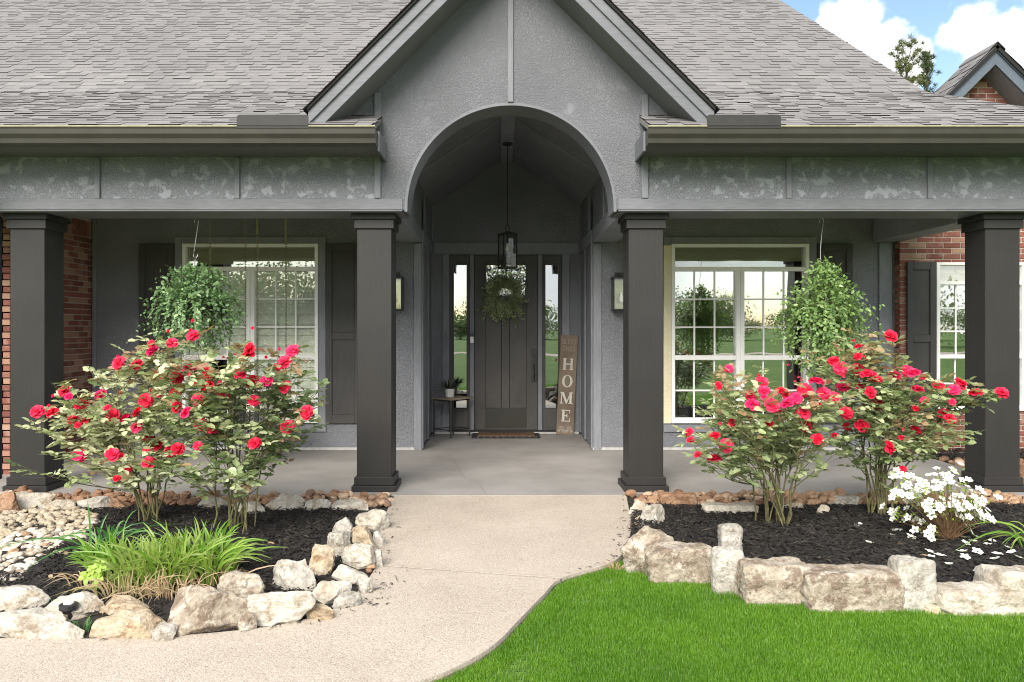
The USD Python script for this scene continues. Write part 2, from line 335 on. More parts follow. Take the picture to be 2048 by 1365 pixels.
def concrete(name, c0, c1, speck=None, bump=.002):
    n = {'g': ('geometry', {}), 'n': ('noise_texture', {'scale': 1.3, 'detail': 7., 'roughness': .62}), 'r': ('rgb_ramp', {'ramp': [(.3, c0), (.7, c1)]}), 'n2': ('noise_texture', {'scale': 150., 'detail': 3.}), 'm': ('mix', {'mix_type': 'overlay', 'fac': .3}), 'b': ('bump', {'distance': bump}), 'p': ('principled_bsdf', {'roughness': .78, 'specular_ior_level': .35})}
    l = [('g.position', 'n.vector'), ('n.fac', 'r.fac'), ('g.position', 'n2.vector'), ('r.color', 'm.color1'), ('n2.fac', 'm.color2'), ('n2.fac', 'b.height'), ('b.normal', 'p.normal')]
    if speck:                                  # exposed aggregate: pebbles of many tones in the paste
        n['v'] = ('voronoi_texture', {'scale': 150.}); n['vs'] = ('separate_color', {}); n['vr'] = ('rgb_ramp', {'ramp': speck}); n['vm'] = ('mix', {'mix_type': 'mix', 'fac': .5})
        n['vb'] = ('bump', {'distance': .0015, 'invert': True})
        l += [('g.position', 'v.vector'), ('v.color', 'vs.color'), ('vs.r', 'vr.fac'), ('m.color', 'vm.color1'), ('vr.color', 'vm.color2'), ('vm.color', 'p.base_color'), ('v.distance', 'vb.height'), ('b.normal', 'vb.normal')]
        l = [x for x in l if x != ('b.normal', 'p.normal')] + [('vb.normal', 'p.normal')]
    else: l += [('m.color', 'p.base_color')]
    return mat(name, n, l)
concrete('porch_concrete', (.21, .198, .185), (.31, .297, .28))
concrete('path_concrete', (.30, .255, .21), (.46, .405, .345), speck=[(0, (.12, .09, .07)), (.06, (.30, .24, .185)), (.2, (.39, .33, .26)), (.6, (.45, .39, .32)), (.85, (.52, .46, .385)), (1, (.64, .59, .51))])
simple('path_edge', (.17, .145, .11), rough=.9, vary=.4, bump=.004)
simple('crack', (.115, .105, .098), rough=.9)

def stone(name, ramp, stain, nscale=5., sfrom=.5, sto=.68, pit=.5):
    mat(name, {'t': ('texture_coordinate', {}), 'oi': ('object_info', {}), 'cv': ('combine_xyz', {}), 'mu': ('math', {'math_type': 'multiply', 'value2': 37.}), 'av': ('vector_math', {'math_type': 'add'}),
        'n': ('noise_texture', {'scale': nscale, 'detail': 7., 'roughness': .65, 'distortion': .4}), 'r': ('rgb_ramp', {'ramp': ramp}), 'n2': ('noise_texture', {'scale': nscale * 1.7, 'detail': 6., 'roughness': .72}),
        'sm': ('map_range', {'range_type': 'smoothstep', 'from_min': sfrom, 'from_max': sto, 'to_min': 0., 'to_max': .85, 'clamp': True}), 's': ('mix', {'color2': stain}), 'n3': ('noise_texture', {'scale': 60., 'detail': 5., 'roughness': .7}), 'k': ('mix', {'mix_type': 'overlay', 'fac': .75}),
        'v': ('voronoi_texture', {'scale': 26.}), 'pm': ('map_range', {'from_min': .0, 'from_max': .28, 'to_min': pit, 'to_max': 0., 'clamp': True}), 'pmix': ('mix', {'color2': (.06, .05, .035)}), 'gate': ('math', {'math_type': 'multiply'}),
        'b': ('bump', {'distance': .012, 'strength': .9}), 'b2': ('bump', {'distance': .03, 'strength': .8}), 'p': ('principled_bsdf', {'roughness': .85, 'specular_ior_level': .3})},
        [('oi.random', 'mu.value1'), ('mu.value', 'cv.x'), ('mu.value', 'cv.z'), ('t.object', 'av.vector1'), ('cv.vector', 'av.vector2'), ('av.vector', 'n.vector'), ('n.fac', 'r.fac'), ('av.vector', 'n2.vector'), ('n2.fac', 'sm.value'), ('sm.result', 's.fac'), ('r.color', 's.color1'), ('av.vector', 'n3.vector'), ('s.color', 'k.color1'), ('n3.fac', 'k.color2'),
         ('av.vector', 'v.vector'), ('v.distance', 'pm.value'), ('pm.result', 'gate.value1'), ('sm.result', 'gate.value2'), ('gate.value', 'pmix.fac'), ('k.color', 'pmix.color1'), ('pmix.color', 'p.base_color'), ('n3.fac', 'b.height'), ('n.fac', 'b2.height'), ('b2.normal', 'b.normal'), ('b.normal', 'p.normal')])
stone('stone_white', [(.3, (.30, .25, .19)), (.5, (.47, .43, .36)), (.7, (.62, .59, .52))], (.25, .19, .12), nscale=5)
stone('stone_grey', [(.3, (.24, .22, .18)), (.5, (.38, .355, .31)), (.7, (.56, .54, .48))], (.18, .15, .105), nscale=6)
stone('stone_tan', [(.3, (.29, .21, .13)), (.5, (.44, .36, .25)), (.7, (.58, .51, .40))], (.20, .11, .05), nscale=7)
stone('stone_block', [(.3, (.23, .185, .135)), (.5, (.37, .32, .25)), (.7, (.56, .52, .45))], (.165, .118, .082), nscale=7.5, sfrom=.47, sto=.60)
stone('stone_brown', [(.3, (.20, .105, .06)), (.5, (.30, .18, .11)), (.7, (.40, .28, .19))], (.13, .075, .045), nscale=8)
def pebble(name, ramp):
    mat(name, {'g': ('geometry', {}), 'oi': ('object_info', {}), 'ad': ('math', {'math_type': 'add'}), 'fr': ('math', {'math_type': 'fraction'}), 'r': ('rgb_ramp', {'ramp': ramp}), 'n': ('noise_texture', {'scale': 45., 'detail': 4.}), 'm': ('mix', {'mix_type': 'overlay', 'fac': .5}), 'b': ('bump', {'distance': .006}), 'p': ('principled_bsdf', {'roughness': .75, 'specular_ior_level': .35})},
        [('oi.random', 'ad.value1'), ('g.random_per_island', 'ad.value2'), ('ad.value', 'fr.value1'), ('fr.value', 'r.fac'), ('g.position', 'n.vector'), ('r.color', 'm.color1'), ('n.fac', 'm.color2'), ('m.color', 'p.base_color'), ('n.fac', 'b.height'), ('b.normal', 'p.normal')])
pebble('river_rock', [(0, (.14, .075, .045)), (.25, (.27, .155, .09)), (.5, (.36, .23, .14)), (.7, (.20, .13, .09)), (.85, (.42, .29, .19)), (1, (.50, .40, .30))])
pebble('lime_pebble', [(0, (.34, .28, .20)), (.15, (.43, .38, .30)), (.6, (.52, .47, .40)), (.9, (.60, .57, .50)), (1, (.33, .20, .11))])
simple('soil', (.020, .016, .013), rough=.95, vary=.5, scale=40, bump=.02, bscale=50)
pebble('mulch', [(0, (.005, .0045, .004)), (.5, (.012, .0105, .0095)), (.85, (.022, .019, .016)), (1, (.05, .04, .032))])

def leafy(name, ramp, trans=.25, rough=.45, spec=.5, tcol=1.4, obj=1.0):
    mat(name, {'g': ('geometry', {}), 'oi': ('object_info', {}), 'om': ('math', {'math_type': 'multiply', 'value2': obj}), 'ad': ('math', {'math_type': 'add'}), 'fr': ('math', {'math_type': 'fraction'}), 'r': ('rgb_ramp', {'ramp': ramp}), 'tm': ('mix', {'mix_type': 'multiply', 'fac': 1., 'color2': (tcol, tcol, tcol * .6)}),
        'p': ('principled_bsdf', {'roughness': rough, 'specular_ior_level': spec}), 't': ('translucent_bsdf', {}), 'mx': ('mix_closure', {'fac': trans})},
        [('oi.random', 'om.value1'), ('om.value', 'ad.value1'), ('g.random_per_island', 'ad.value2'), ('ad.value', 'fr.value1'), ('fr.value', 'r.fac'), ('r.color', 'p.base_color'), ('r.color', 'tm.color1'), ('tm.color', 't.color'), ('p.BSDF', 'mx.closure1'), ('t.BSDF', 'mx.closure2')], surface='mx.closure')
leafy('rose_leaf', [(0, (.12, .17, .07)), (.25, (.23, .295, .13)), (.55, (.35, .41, .21)), (.85, (.50, .53, .34)), (1, (.29, .36, .15))], rough=.34, spec=.6, trans=.2)
leafy('rose_new_leaf', [(0, (.30, .17, .10)), (.5, (.36, .27, .15)), (1, (.28, .12, .085))], rough=.35, spec=.6)
leafy('basket_leaf', [(0, (.08, .155, .045)), (.4, (.13, .23, .07)), (.75, (.20, .31, .10)), (1, (.30, .39, .16))], rough=.4)
leafy('basket_leaf_cool', [(0, (.085, .165, .065)), (.4, (.14, .24, .10)), (.75, (.21, .32, .145)), (1, (.31, .41, .22))], rough=.4)
leafy('wreath_leaf', [(0, (.11, .15, .07)), (.4, (.21, .26, .12)), (.75, (.33, .36, .19)), (1, (.46, .46, .31))])
leafy('blade_lime', [(0, (.13, .26, .03)), (.4, (.20, .34, .05)), (.8, (.29, .40, .09)), (1, (.16, .22, .05))], rough=.35, trans=.35)
leafy('blade_dry', [(0, (.34, .24, .13)), (.5, (.42, .30, .20)), (1, (.30, .26, .12))], trans=.2)
leafy('blade_dark', [(0, (.035, .12, .025)), (.5, (.055, .17, .04)), (1, (.10, .24, .06))], rough=.35)
leafy('potted_leaf', [(0, (.02, .03, .02)), (.5, (.04, .055, .035)), (1, (.08, .10, .06))])
leafy('sprout_leaf', [(0, (.25, .40, .05)), (1, (.34, .48, .08))], trans=.35)
mat('grass_blade', {'g': ('geometry', {}), 'n': ('noise_texture', {'scale': 1.1, 'detail': 5., 'roughness': .65}), 'nm': ('math', {'math_type': 'multiply_add', 'value2': 1.3, 'value3': -.33}), 'rm': ('math', {'math_type': 'multiply_add', 'value2': .62, 'use_clamp': True}),
    'r': ('rgb_ramp', {'ramp': [(0, (.056, .150, .008)), (.3, (.098, .225, .012)), (.6, (.145, .29, .018)), (.85, (.21, .345, .035)), (.94, (.27, .34, .07)), (1, (.38, .33, .15))]}), 'tm': ('mix', {'mix_type': 'multiply', 'fac': 1., 'color2': (1.5, 1.5, .8)}),
    'p': ('principled_bsdf', {'roughness': .45, 'specular_ior_level': .5}), 't': ('translucent_bsdf', {}), 'mx': ('mix_closure', {'fac': .3})},
    [('g.position', 'n.vector'), ('n.fac', 'nm.value1'), ('g.random_per_island', 'rm.value1'), ('nm.value', 'rm.value3'), ('rm.value', 'r.fac'), ('r.color', 'p.base_color'), ('r.color', 'tm.color1'), ('tm.color', 't.color'), ('p.BSDF', 'mx.closure1'), ('t.BSDF', 'mx.closure2')], surface='mx.closure')
leafy('tree_leaf', [(0, (.085, .13, .055)), (.5, (.13, .19, .075)), (1, (.18, .24, .10))])
leafy('pine_needle', [(0, (.035, .055, .02)), (.5, (.06, .085, .03)), (1, (.11, .12, .045))])
leafy('rose_petal', [(0, (.70, .012, .045)), (.4, (.80, .022, .075)), (.75, (.82, .035, .12)), (1, (.74, .02, .15))], trans=.22, rough=.5, spec=.3, tcol=1.0)
leafy('fuchsia_petal', [(0, (.40, .02, .06)), (1, (.25, .01, .04))], trans=.2)
leafy('azalea_petal', [(0, (.80, .80, .76)), (1, (.86, .86, .84))], trans=.25, rough=.55, spec=.25, tcol=1.0)
simple('cane', (.13, .12, .05), rough=.7, vary=.35, scale=30)
simple('twig', (.17, .10, .05), rough=.8, vary=.3, scale=30)
simple('vine_stem', (.13, .16, .06), rough=.7, vary=.3, scale=30)
simple('bark', (.09, .07, .055), rough=.9, vary=.3, scale=10, bump=.02, bscale=20)
simple('pot_brown', (.05, .04, .03), rough=.7)
simple('pot_white', (.62, .61, .58), rough=.7, vary=.12, scale=20, bump=.004)
simple('coir', (.13, .075, .042), rough=.95, vary=.3, scale=80, bump=.006, bscale=300)
simple('mat_black', (.022, .022, .025), rough=.9, vary=.3, scale=200, bump=.004, bscale=250)
simple('mat_mark', (.022, .017, .014), rough=.95)
paint('barn_wood', (.20, .155, .115), grain=(3, 3, .12), scale=50, bump=.003, rough=.85, vary=.25)
simple('letter_paint', (.52, .50, .45), rough=.8, vary=.22, scale=70)
simple('faint_paint', (.30, .255, .205), rough=.85, vary=.25, scale=70)
paint('table_wood', (.20, .165, .12), grain=(.4, .4, 3), scale=40, bump=.002, rough=.7, vary=.3)
simple('curtain_cloth', (.62, .60, .52), rough=.9, vary=.05)
mat('checked_cloth', {'g': ('geometry', {}), 'm': ('mapping', {'rotation': (1.5708, 0, 0)}), 'b': ('brick_texture', {'offset': 0., 'squash': 1., 'color1': (.55, .56, .52), 'color2': (.55, .56, .52), 'mortar': (.05, .05, .05), 'scale': 1., 'mortar_size': .004, 'brick_width': .075, 'row_height': .10}), 'p': ('principled_bsdf', {'roughness': .9})},
    [('g.position', 'm.vector'), ('m.vector', 'b.vector'), ('b.color', 'p.base_color')])
mat('lawn_sheet', {'g': ('geometry', {}), 'n': ('noise_texture', {'scale': .35, 'detail': 8., 'roughness': .6}), 'r': ('rgb_ramp', {'ramp': [(.3, (.075, .140, .030)), (.6, (.10, .17, .042)), (.8, (.16, .19, .07))]}), 'n2': ('noise_texture', {'scale': 60., 'detail': 4.}), 'm': ('mix', {'mix_type': 'overlay', 'fac': .6}), 'b': ('bump', {'distance': .03}), 'p': ('principled_bsdf', {'roughness': .9, 'specular_ior_level': .1})},
    [('g.position', 'n.vector'), ('n.fac', 'r.fac'), ('g.position', 'n2.vector'), ('r.color', 'm.color1'), ('n2.fac', 'm.color2'), ('m.color', 'p.base_color'), ('n2.fac', 'b.height'), ('b.normal', 'p.normal')])
simple('gravel_drive', (.34, .29, .24), rough=.95, vary=.25, scale=3)
# ---------------------------------------------------------------- the ground sheet and the paved surfaces
rng = np.random.default_rng(7)
ZL = -0.022                                  # lawn level, a little below the path
YF, YB, YW, YD = 7.08, 7.53, 9.66, 11.16     # front of the beam, its back, the window wall, the door wall
CXA = .104                                   # middle of the arch
ZBM = 2.585                                  # underside of the beam
put('lawn_ground', ([(-400, -400, ZL - .015), (400, -400, ZL - .015), (400, 400, ZL - .015), (-400, 400, ZL - .015)], [(0, 1, 2), (0, 2, 3)]), M['lawn_sheet'], kind='structure', label='green lawn spreading all round the house', cat='lawn')

def curve(pts, n=14):
    """Catmull-Rom through the points."""
    p = np.array(pts, float); out = []
    q = np.vstack([2 * p[0] - p[1], p, 2 * p[-1] - p[-2]])
    for i in range(1, len(q) - 2):
        t = np.linspace(0, 1, n, endpoint=False)[:, None]
        a, b, c, d = q[i - 1], q[i], q[i + 1], q[i + 2]
        out.append(.5 * (2 * b + (c - a) * t + (2 * a - 5 * b + 4 * c - d) * t * t + (3 * b - a - 3 * c + d) * t**3))
    return np.vstack(out + [p[-1:]])
left_edge = curve([G(x, y)[:2] for x, y in [(790, 989), (768, 1035), (757, 1085), (752, 1128), (728, 1168), (690, 1203), (640, 1228), (560, 1248), (460, 1261), (330, 1271), (170, 1276), (0, 1275)]])
right_edge = curve([G(x, y)[:2] for x, y in [(1252, 989), (1262, 1040), (1260, 1068), (1245, 1106), (1212, 1128), (1122, 1156), (1085, 1190), (1040, 1236), (985, 1290), (900, 1338), (820, 1366)]] + [np.array([-1.35, 2.6]), np.array([-3.5, 1.95])])
lend = np.vstack([left_edge, [[-3.6, 3.7], [-7.5, 3.6]]]); rend = np.vstack([right_edge, [[-7.5, 1.7]]])
path_poly = Polygon(np.vstack([lend, rend[::-1]])).buffer(0)
JA, JB = G(752, 1130)[:2], G(1122, 1156)[:2]
jd = (JB - JA) / np.linalg.norm(JB - JA); jn = np.array([-jd[1], jd[0]])
if jn[1] < 0: jn = -jn
def half(side, off):
    a, b = JA - jd * 9 + jn * off, JB + jd * 9 + jn * off
    return Polygon([a, b, b + jn * 9 * side, a + jn * 9 * side])
path = thing('path', (0, 5, 0), kind='structure', label='curving exposed aggregate path leading to the porch', cat='path')
for off, side in ((.008, 1), (-.008, -1)):
    g = path_poly.intersection(half(side, off))
    put('panel', MB().slab(g, -.16, -.004), M['path_concrete'], path)
put('joint_filler', MB().slab(path_poly.intersection(half(1, -.008)).intersection(half(-1, .008)), -.16, -.007), M['crack'], path)
put('edge_band', MB().slab(path_poly.buffer(.006).difference(path_poly.buffer(.001)), -.16, -.022), M['path_edge'], path)
porch = thing('porch_slab', (0, YF, 0), kind='structure', label='grey concrete porch floor under the roof', cat='porch floor')
slab_front = [(-7.5, 7.06), (5.02, 7.06), (5.02, 9.7), (1.3, 9.7), (1.3, 11.3), (-1.1, 11.3), (-1.1, 9.7), (-7.5, 9.7)]
put('slab', MB().slab(Polygon(slab_front), -.17, 0), M['porch_concrete'], porch)
cp = [G(x, y, .003) for x, y in [(868, 880), (895, 905), (921, 940), (928, 953), (948, 962), (962, 972), (972, 990)]]
crk = []
for a, b in zip(cp[:-1], cp[1:]):
    for t in np.linspace(0, 1, 5)[:-1]: crk.append(a + (b - a) * t + np.append(rng.normal(0, .008, 2), 0))
crk = np.array(crk); w = rng.uniform(.0008, .0022, len(crk))
cv = np.vstack([crk + np.c_[w, w * 0, w * 0], crk - np.c_[w, w * 0, w * 0]]); k = len(crk)
put('crack', (cv, [(i, i + 1, k + i + 1) for i in range(k - 1)] + [(i, k + i + 1, k + i) for i in range(k - 1)]), M['crack'], porch)

# ---------------------------------------------------------------- the house
house = thing('house', (0.1, YW, 0), label='charcoal stucco and red brick house with an arched gable porch entry', cat='house')
def H(name, mesh, m, parent=house, **k): return put(name, mesh, M[m] if isinstance(m, str) else m, parent, **k)

# --- brickwork: mortar backing with every brick on it
def bricks(name, o, u, n, w, z0, z1, holes=(), inside=None, soldier=None, limit=300, shift=0., order=None):
    """A brick face from o along u (width w), facing n; holes: (u0, u1, z0, z1)."""
    o, u, n = np.array(o, float), unit(u), unit(n)
    BL, BH, MJ = .203, .0577, .0100
    reg = sbox(0, z0, w, z1)
    for a, b, c, d in holes: reg = reg.difference(sbox(a, c, b, d))
    if inside is not None: reg = reg.intersection(inside)
    back = MB()
    for g in getattr(reg, 'geoms', [reg]):
        m = trimesh.creation.extrude_polygon(g, .10, engine='earcut'); v = m.vertices
        back.raw(o + v[:, :1] * u + np.array([0, 0, 1.]) * v[:, 1:2] + n * (v[:, 2:3] - .10), m.faces)
    wall = H(name, back, 'mortar')
    out = []
    row, z = 0, z0 + .004
    def one(a, b, c, d):
        a, b = max(a, 0), min(b, w)
        if b - a < .02 or d - c < .02: return
        r = sbox(a, c, b, d)
        for ha, hb, hc, hd in holes:
            if a < hb and b > ha and c < hd and d > hc:
                r = r.difference(sbox(ha, hc, hb, hd))
        if r.is_empty or r.area < .0006: return
        if inside is not None and not inside.contains(r.centroid): return
        a, c, b, d = r.bounds
        out.append((a, b, c, d))
    top = soldier[0] if soldier else z1
    while z + BH < top:
        x = -BL * (.5 if row % 2 else 0) - shift
        while x < w:
            one(x, x + BL, z, z + BH); x += BL + MJ
        z += BH + MJ; row += 1
    if soldier:
        x = 0
        while x < w: one(x, x + BH, soldier[0] + .004, soldier[1]); x += BH + MJ
    if order: out.sort(key=order)
    rest = MB()
    for i, (a, b, c, d) in enumerate(out):
        pr = .007 + rng.uniform(-.002, .002)
        vv, ff = cbox(a, b, -.02, pr, c, d, .0035)
        v = o + vv[:, :1] * u + np.array([0, 0, 1.]) * vv[:, 2:] + n * vv[:, 1:2]
        if np.dot(np.cross(u, n), [0, 0, 1.]) < 0: ff = ff[:, ::-1]
        if i < limit: put('brick', (v, ff), M['brick_red'], wall)
        else: rest.raw(v, ff)
    if rest.n: put('brickwork', rest, M['brick_red'], wall, kind='stuff')
    return wall
YR = 9.55                                                   # right wing's brick face
GX, GZ = 5.87, 4.83                                         # right wing's gable apex
WR = (5.345, 6.43, .50, 2.315)                              # its window x0 x1 z0 z1
bricks('brick_wall', (4.905, YR, 0), (1, 0, 0), (0, -1, 0), 2.6, -.15, 4.75, holes=[(WR[0] - 4.905 - .005, WR[1] - 4.905 + .005, WR[2], WR[3])],
       inside=Polygon([(0, -.2), (2.6, -.2), (2.6, GZ - .12 - (2.6 + 4.905 - GX)), (GX - 4.905, GZ - .12), (0, GZ - .12 - (GX - 4.905))]), limit=300, order=lambda r: 0 if (r[2] > 3.2 or (r[1] < .5 and r[2] > .6) or (r[2] > 2.2 and r[1] < 1.3)) else 1 + r[0])
bricks('brick_return', (4.905, YR + .01, 0), (0, 1, 0), (-1, 0, 0), .1, -.15, 2.9)
bricks('side_brick_wall', (-5.05, YW + .02, 0), (0, -1, 0), (1, 0, 0), YW + .02 - 8.06, -.02, 2.95, soldier=(2.62, 2.82), limit=300, order=lambda r: r[0] if r[2] < 2.9 else 9)
bricks('front_brick_wall', (-6.4, 8.06, 0), (1, 0, 0), (0, -1, 0), 1.35, -.02, 2.95, limit=120, order=lambda r: -r[0])

# --- stucco window wall, left and right of the entry
WL, WRM = (-3.914, -2.236, .339, 2.555), (Xa(1342.5, YW), Xa(1617, YW), .335, 2.553)
rect = lambda x0, x1, z0, z1: sbox(x0, z0, x1, z1)
H('stucco_wall', MB().prism(rect(-5.04, -.957, .035, 3.1).difference(rect(WL[0] + .01, WL[1] - .01, WL[2] + .01, WL[3] - .01)), YW, YW + .14), 'stucco_porch_lit')
H('stucco_wall', MB().prism(rect(1.16, 4.90, .035, 3.1).difference(rect(WRM[0] + .01, WRM[1] - .01, WRM[2] + .01, WRM[3] - .01)), YW, YW + .14), 'stucco_porch_lit')
for a, b in ((-5.04, -.957), (1.16, 4.9)): H('wall_base', MB().box(a, b, YW - .012, YW + .13, 0, .034), 'base_strip')
# corner boards of the entry recess and of the right end
cb = MB(); cb.box(Xa(828, YW), -.957, YW - .02, YW - .001, .01, 2.56); H('corner_board', cb, 'porch_trim_lit')
cb = MB(); cb.box(1.17, Xa(1203, YW), YW - .02, YW - .001, .01, 2.56); H('corner_board', cb, 'porch_trim_lit')
H('corner_board', MB().box(Xa(1757, YW), 4.86, YW - .022, YW - .001, .036, 2.575), 'porch_trim_lit')
H('corner_board', MB().box(-5.03, -4.98, YW - .022, YW - .001, .036, 3.0), 'porch_trim_lit')

# --- entry recess: side walls, back wall, vaulted ceiling
XL, XR = -.957, 1.16
EZ, AZ = 3.262, 3.90                                        # vault eave and ridge-beam underside
RB0, RB1 = .022, .188
for x0, x1, xf, s in ((XL - .12, XL, XL, 1), (XR, XR + .12, XR, -1)):
    w = MB().box(x0, x1, YW + .001, YD + .1, .03, 2.57, .001).box(x0, x1, 7.42, YD + .1, 2.73, EZ + .05, .001)
    H('recess_wall', w, 'stucco_porch_lit')
    for y0, y1, z0, z1 in ((YW + .002, YW + .10, .01, 2.57), (YD - .10, YD - .002, .03, 2.57), (YW + .75, YW + .80, .03, 2.57), (8.55, 8.60, 2.735, EZ - .004), (9.95, 10.0, 2.735, EZ - .004), (YD - .06, YD - .002, 2.735, EZ)):
        H('batten', MB().box(xf, xf + s * .018, y0, y1, z0, z1), 'porch_trim_lit')
    H('cross_beam', MB().box(xf - s * .30, xf + s * .012, YB, YW, ZBM - .012, 2.73), 'porch_trim_lit')
    H('band_board', MB().box(x0, xf + s * .022, YW, YD - .002, 2.572, 2.73), 'porch_trim_lit')
ux = (RB0 + RB1) / 2
back = Polygon([(XL, .03), (XR, .03), (XR, EZ), (RB1, AZ), (RB0, AZ), (XL, EZ)])
DX0, DX1 = Xa(899, YD), Xa(1124, YD)                        # door unit opening
H('entry_wall', MB().prism(back.difference(sbox(DX0, 0, DX1, 2.565)), YD, YD + .12), 'stucco_porch_lit')
H('band_board', MB().box(XL + .024, XR - .024, YD - .02, YD - .001, 2.572, 2.735), 'porch_trim_lit')
for x0, x1 in ((Xa(885, YD), DX0 - .003), (DX1 + .003, Xa(1139, YD))):
    H('casing', MB().box(x0, x1, YD - .022, YD - .001, .03, 2.57), 'porch_trim_lit')
H('wall_base', MB().box(XL + .02, XR - .02, YD - .03, YD - .001, 0, .03), 'base_strip')
for sgn, xe, xr in ((-1, XL, RB0), (1, XR, RB1)):
    q = np.array([(xe - .0, 7.415, EZ), (xr, 7.415, AZ), (xr, YD, AZ), (xe, YD, EZ)]) ; up = np.array([0, 0, .05])
    v = np.vstack([q, q + up]); f = [(0, 1, 2), (0, 2, 3), (4, 6, 5), (4, 7, 6), (0, 4, 5), (0, 5, 1), (2, 6, 7), (2, 7, 3), (1, 5, 6), (1, 6, 2), (0, 3, 7), (0, 7, 4)]
    if sgn > 0: f = [t[::-1] for t in f]
    H('vault_ceiling', (v, f), 'ceiling_paint')
    d = unit(q[1] - q[0]); nn = np.array([d[2] * (1 if sgn < 0 else -1), 0, -abs(d[0])]); nn = unit(nn if nn[2] < 0 else -nn)
    for yb in (8.83, 10.1)[:1]:
        a, b = q[0] + (0, yb - 7.415, 0), q[1] + (0, yb - 7.415, 0)
        t = MB(); vv = np.array([a, b, b + (0, .05, 0), a + (0, .05, 0)]); vv2 = vv + nn * .016
        t.raw(np.vstack([vv, vv2]), f if sgn < 0 else f); H('ceiling_batten', t, 'porch_trim_lit')
H('ridge_beam', MB().box(RB0, RB1, 7.416, YD - .001, AZ - .02, AZ + .1), 'porch_trim_lit')

# --- front door with its sidelights
door = H('front_door', MB().prism(rect(Xa(949, YD), Xa(1075, YD), .055, 2.555).difference(rect(Xa(971, YD), Xa(1053, YD), Za(592, YD), Za(528, YD))).difference(rect(Xa(970, YD), Xa(1053.5, YD), .36, Za(612, YD))), YD + .035, YD + .08), 'door_paint', label='dark wood front door with three tall planks and a small window')
pz0, pz1 = .36, Za(612, YD)
px = [Xa(970, YD), Xa(1002.5, YD), Xa(1019.5, YD), Xa(1053.5, YD)]
for i in range(3):
    y0 = YD + (.046 if i != 1 else .039)
    put('plank', MB().box(px[i] + .003, px[i + 1] - .003, y0, YD + .075, pz0 + .003, pz1 - .003, .003), M['door_paint'], door)
put('kick_plate', MB().box(Xa(970, YD), Xa(1053.5, YD), YD + .029, YD + .0345, .075, .352, .001), M['gutter_metal'], door)
def frame_rect(x0, x1, z0, z1, y0, y1, t, tb=None):
    tb = tb or t; m = MB()
    return m.box(x0, x0 + t, y0, y1, z0, z1).box(x1 - t, x1, y0, y1, z0, z1).box(x0 + t, x1 - t, y0 + .001, y1, z1 - tb, z1).box(x0 + t, x1 - t, y0 + .001, y1, z0, z0 + tb)
put('lite_frame', frame_rect(Xa(969, YD), Xa(1055, YD), Za(594.5, YD), Za(526.5, YD), YD + .024, YD + .06, .026), M['door_paint'], door)
put('lite_glass', MB().box(Xa(971, YD), Xa(1053, YD), YD + .05, YD + .056, Za(592, YD), Za(528, YD), .0005), M['textured_glass'], door)
hx = Xa(1068.5, YD)
put('deadbolt', MB().box(hx - .035, hx + .035, YD + .012, YD + .0345, Za(712, YD), Za(700, YD), .003).tube([(hx, YD + .013, Za(706, YD)), (hx, YD + .002, Za(706, YD))], .016, 10), M['black_metal'], door)
put('handle', MB().box(hx - .035, hx + .035, YD + .018, YD + .0345, Za(764, YD), Za(716, YD), .003).tube(bez((hx, YD + .02, Za(729, YD)), (hx, YD - .05, Za(742, YD)), (hx, YD + .02, Za(760, YD)), 9), .0095, 8).tube([(hx, YD + .02, Za(722, YD)), (hx, YD - .005, Za(722, YD))], .014, 8), M['black_metal'], door)
H('threshold', MB().box(DX0, DX1, YD - .035, YD + .05, .031, .052), 'dark_plastic')
H('jamb', MB().box(Xa(939.8, YD), Xa(948.2, YD), YD - .012, YD + .08, .053, 2.56), 'porch_trim_lit')
H('jamb', MB().box(Xa(1075.8, YD), Xa(1084.4, YD), YD - .012, YD + .08, .053, 2.56), 'porch_trim_lit')
H('door_head', MB().box(DX0, DX1, YD + .005, YD + .09, 2.558, 2.569), 'door_paint')
for a, b, ga, gb in ((899.5, 939.5, 907, 933.2), (1084.6, 1123.6, 1091, 1117)):
    x0, x1, g0, g1 = (Xa(t, YD) for t in (a, b, ga, gb)); z0, z1 = Za(817, YD), Za(529.5, YD)
    s = H('sidelight', MB().prism(rect(x0, x1, .053, 2.556).difference(rect(g0, g1, z0, z1)), YD + .03, YD + .08), 'door_paint')
    put('glass_stop', frame_rect(g0 - .012, g1 + .012, z0 - .012, z1 + .012, YD + .02, YD + .05, .014), M['door_paint'], s)
    put('pane', MB().box(g0, g1, YD + .052, YD + .058, z0, z1, .0005), M['sidelight_glass'], s)
    put('panel', frame_rect(x0 + .03, x1 - .03, .085, z0 - .05, YD + .024, YD + .03, .02), M['door_paint'], s)
H('hallway', MB().box(XL, XR, YD + 2.6, YD + 2.7, .0, 3.0, .001).box(XL - .1, XL, YD + .13, YD + 2.6, 0, 3, .001).box(XR, XR + .1, YD + .13, YD + 2.6, 0, 3, .001).box(XL, XR, YD + .13, YD + 2.6, 2.9, 3.0, .001).box(XL, XR, YD + .13, YD + 2.6, -.1, 0.0, .001), 'interior')

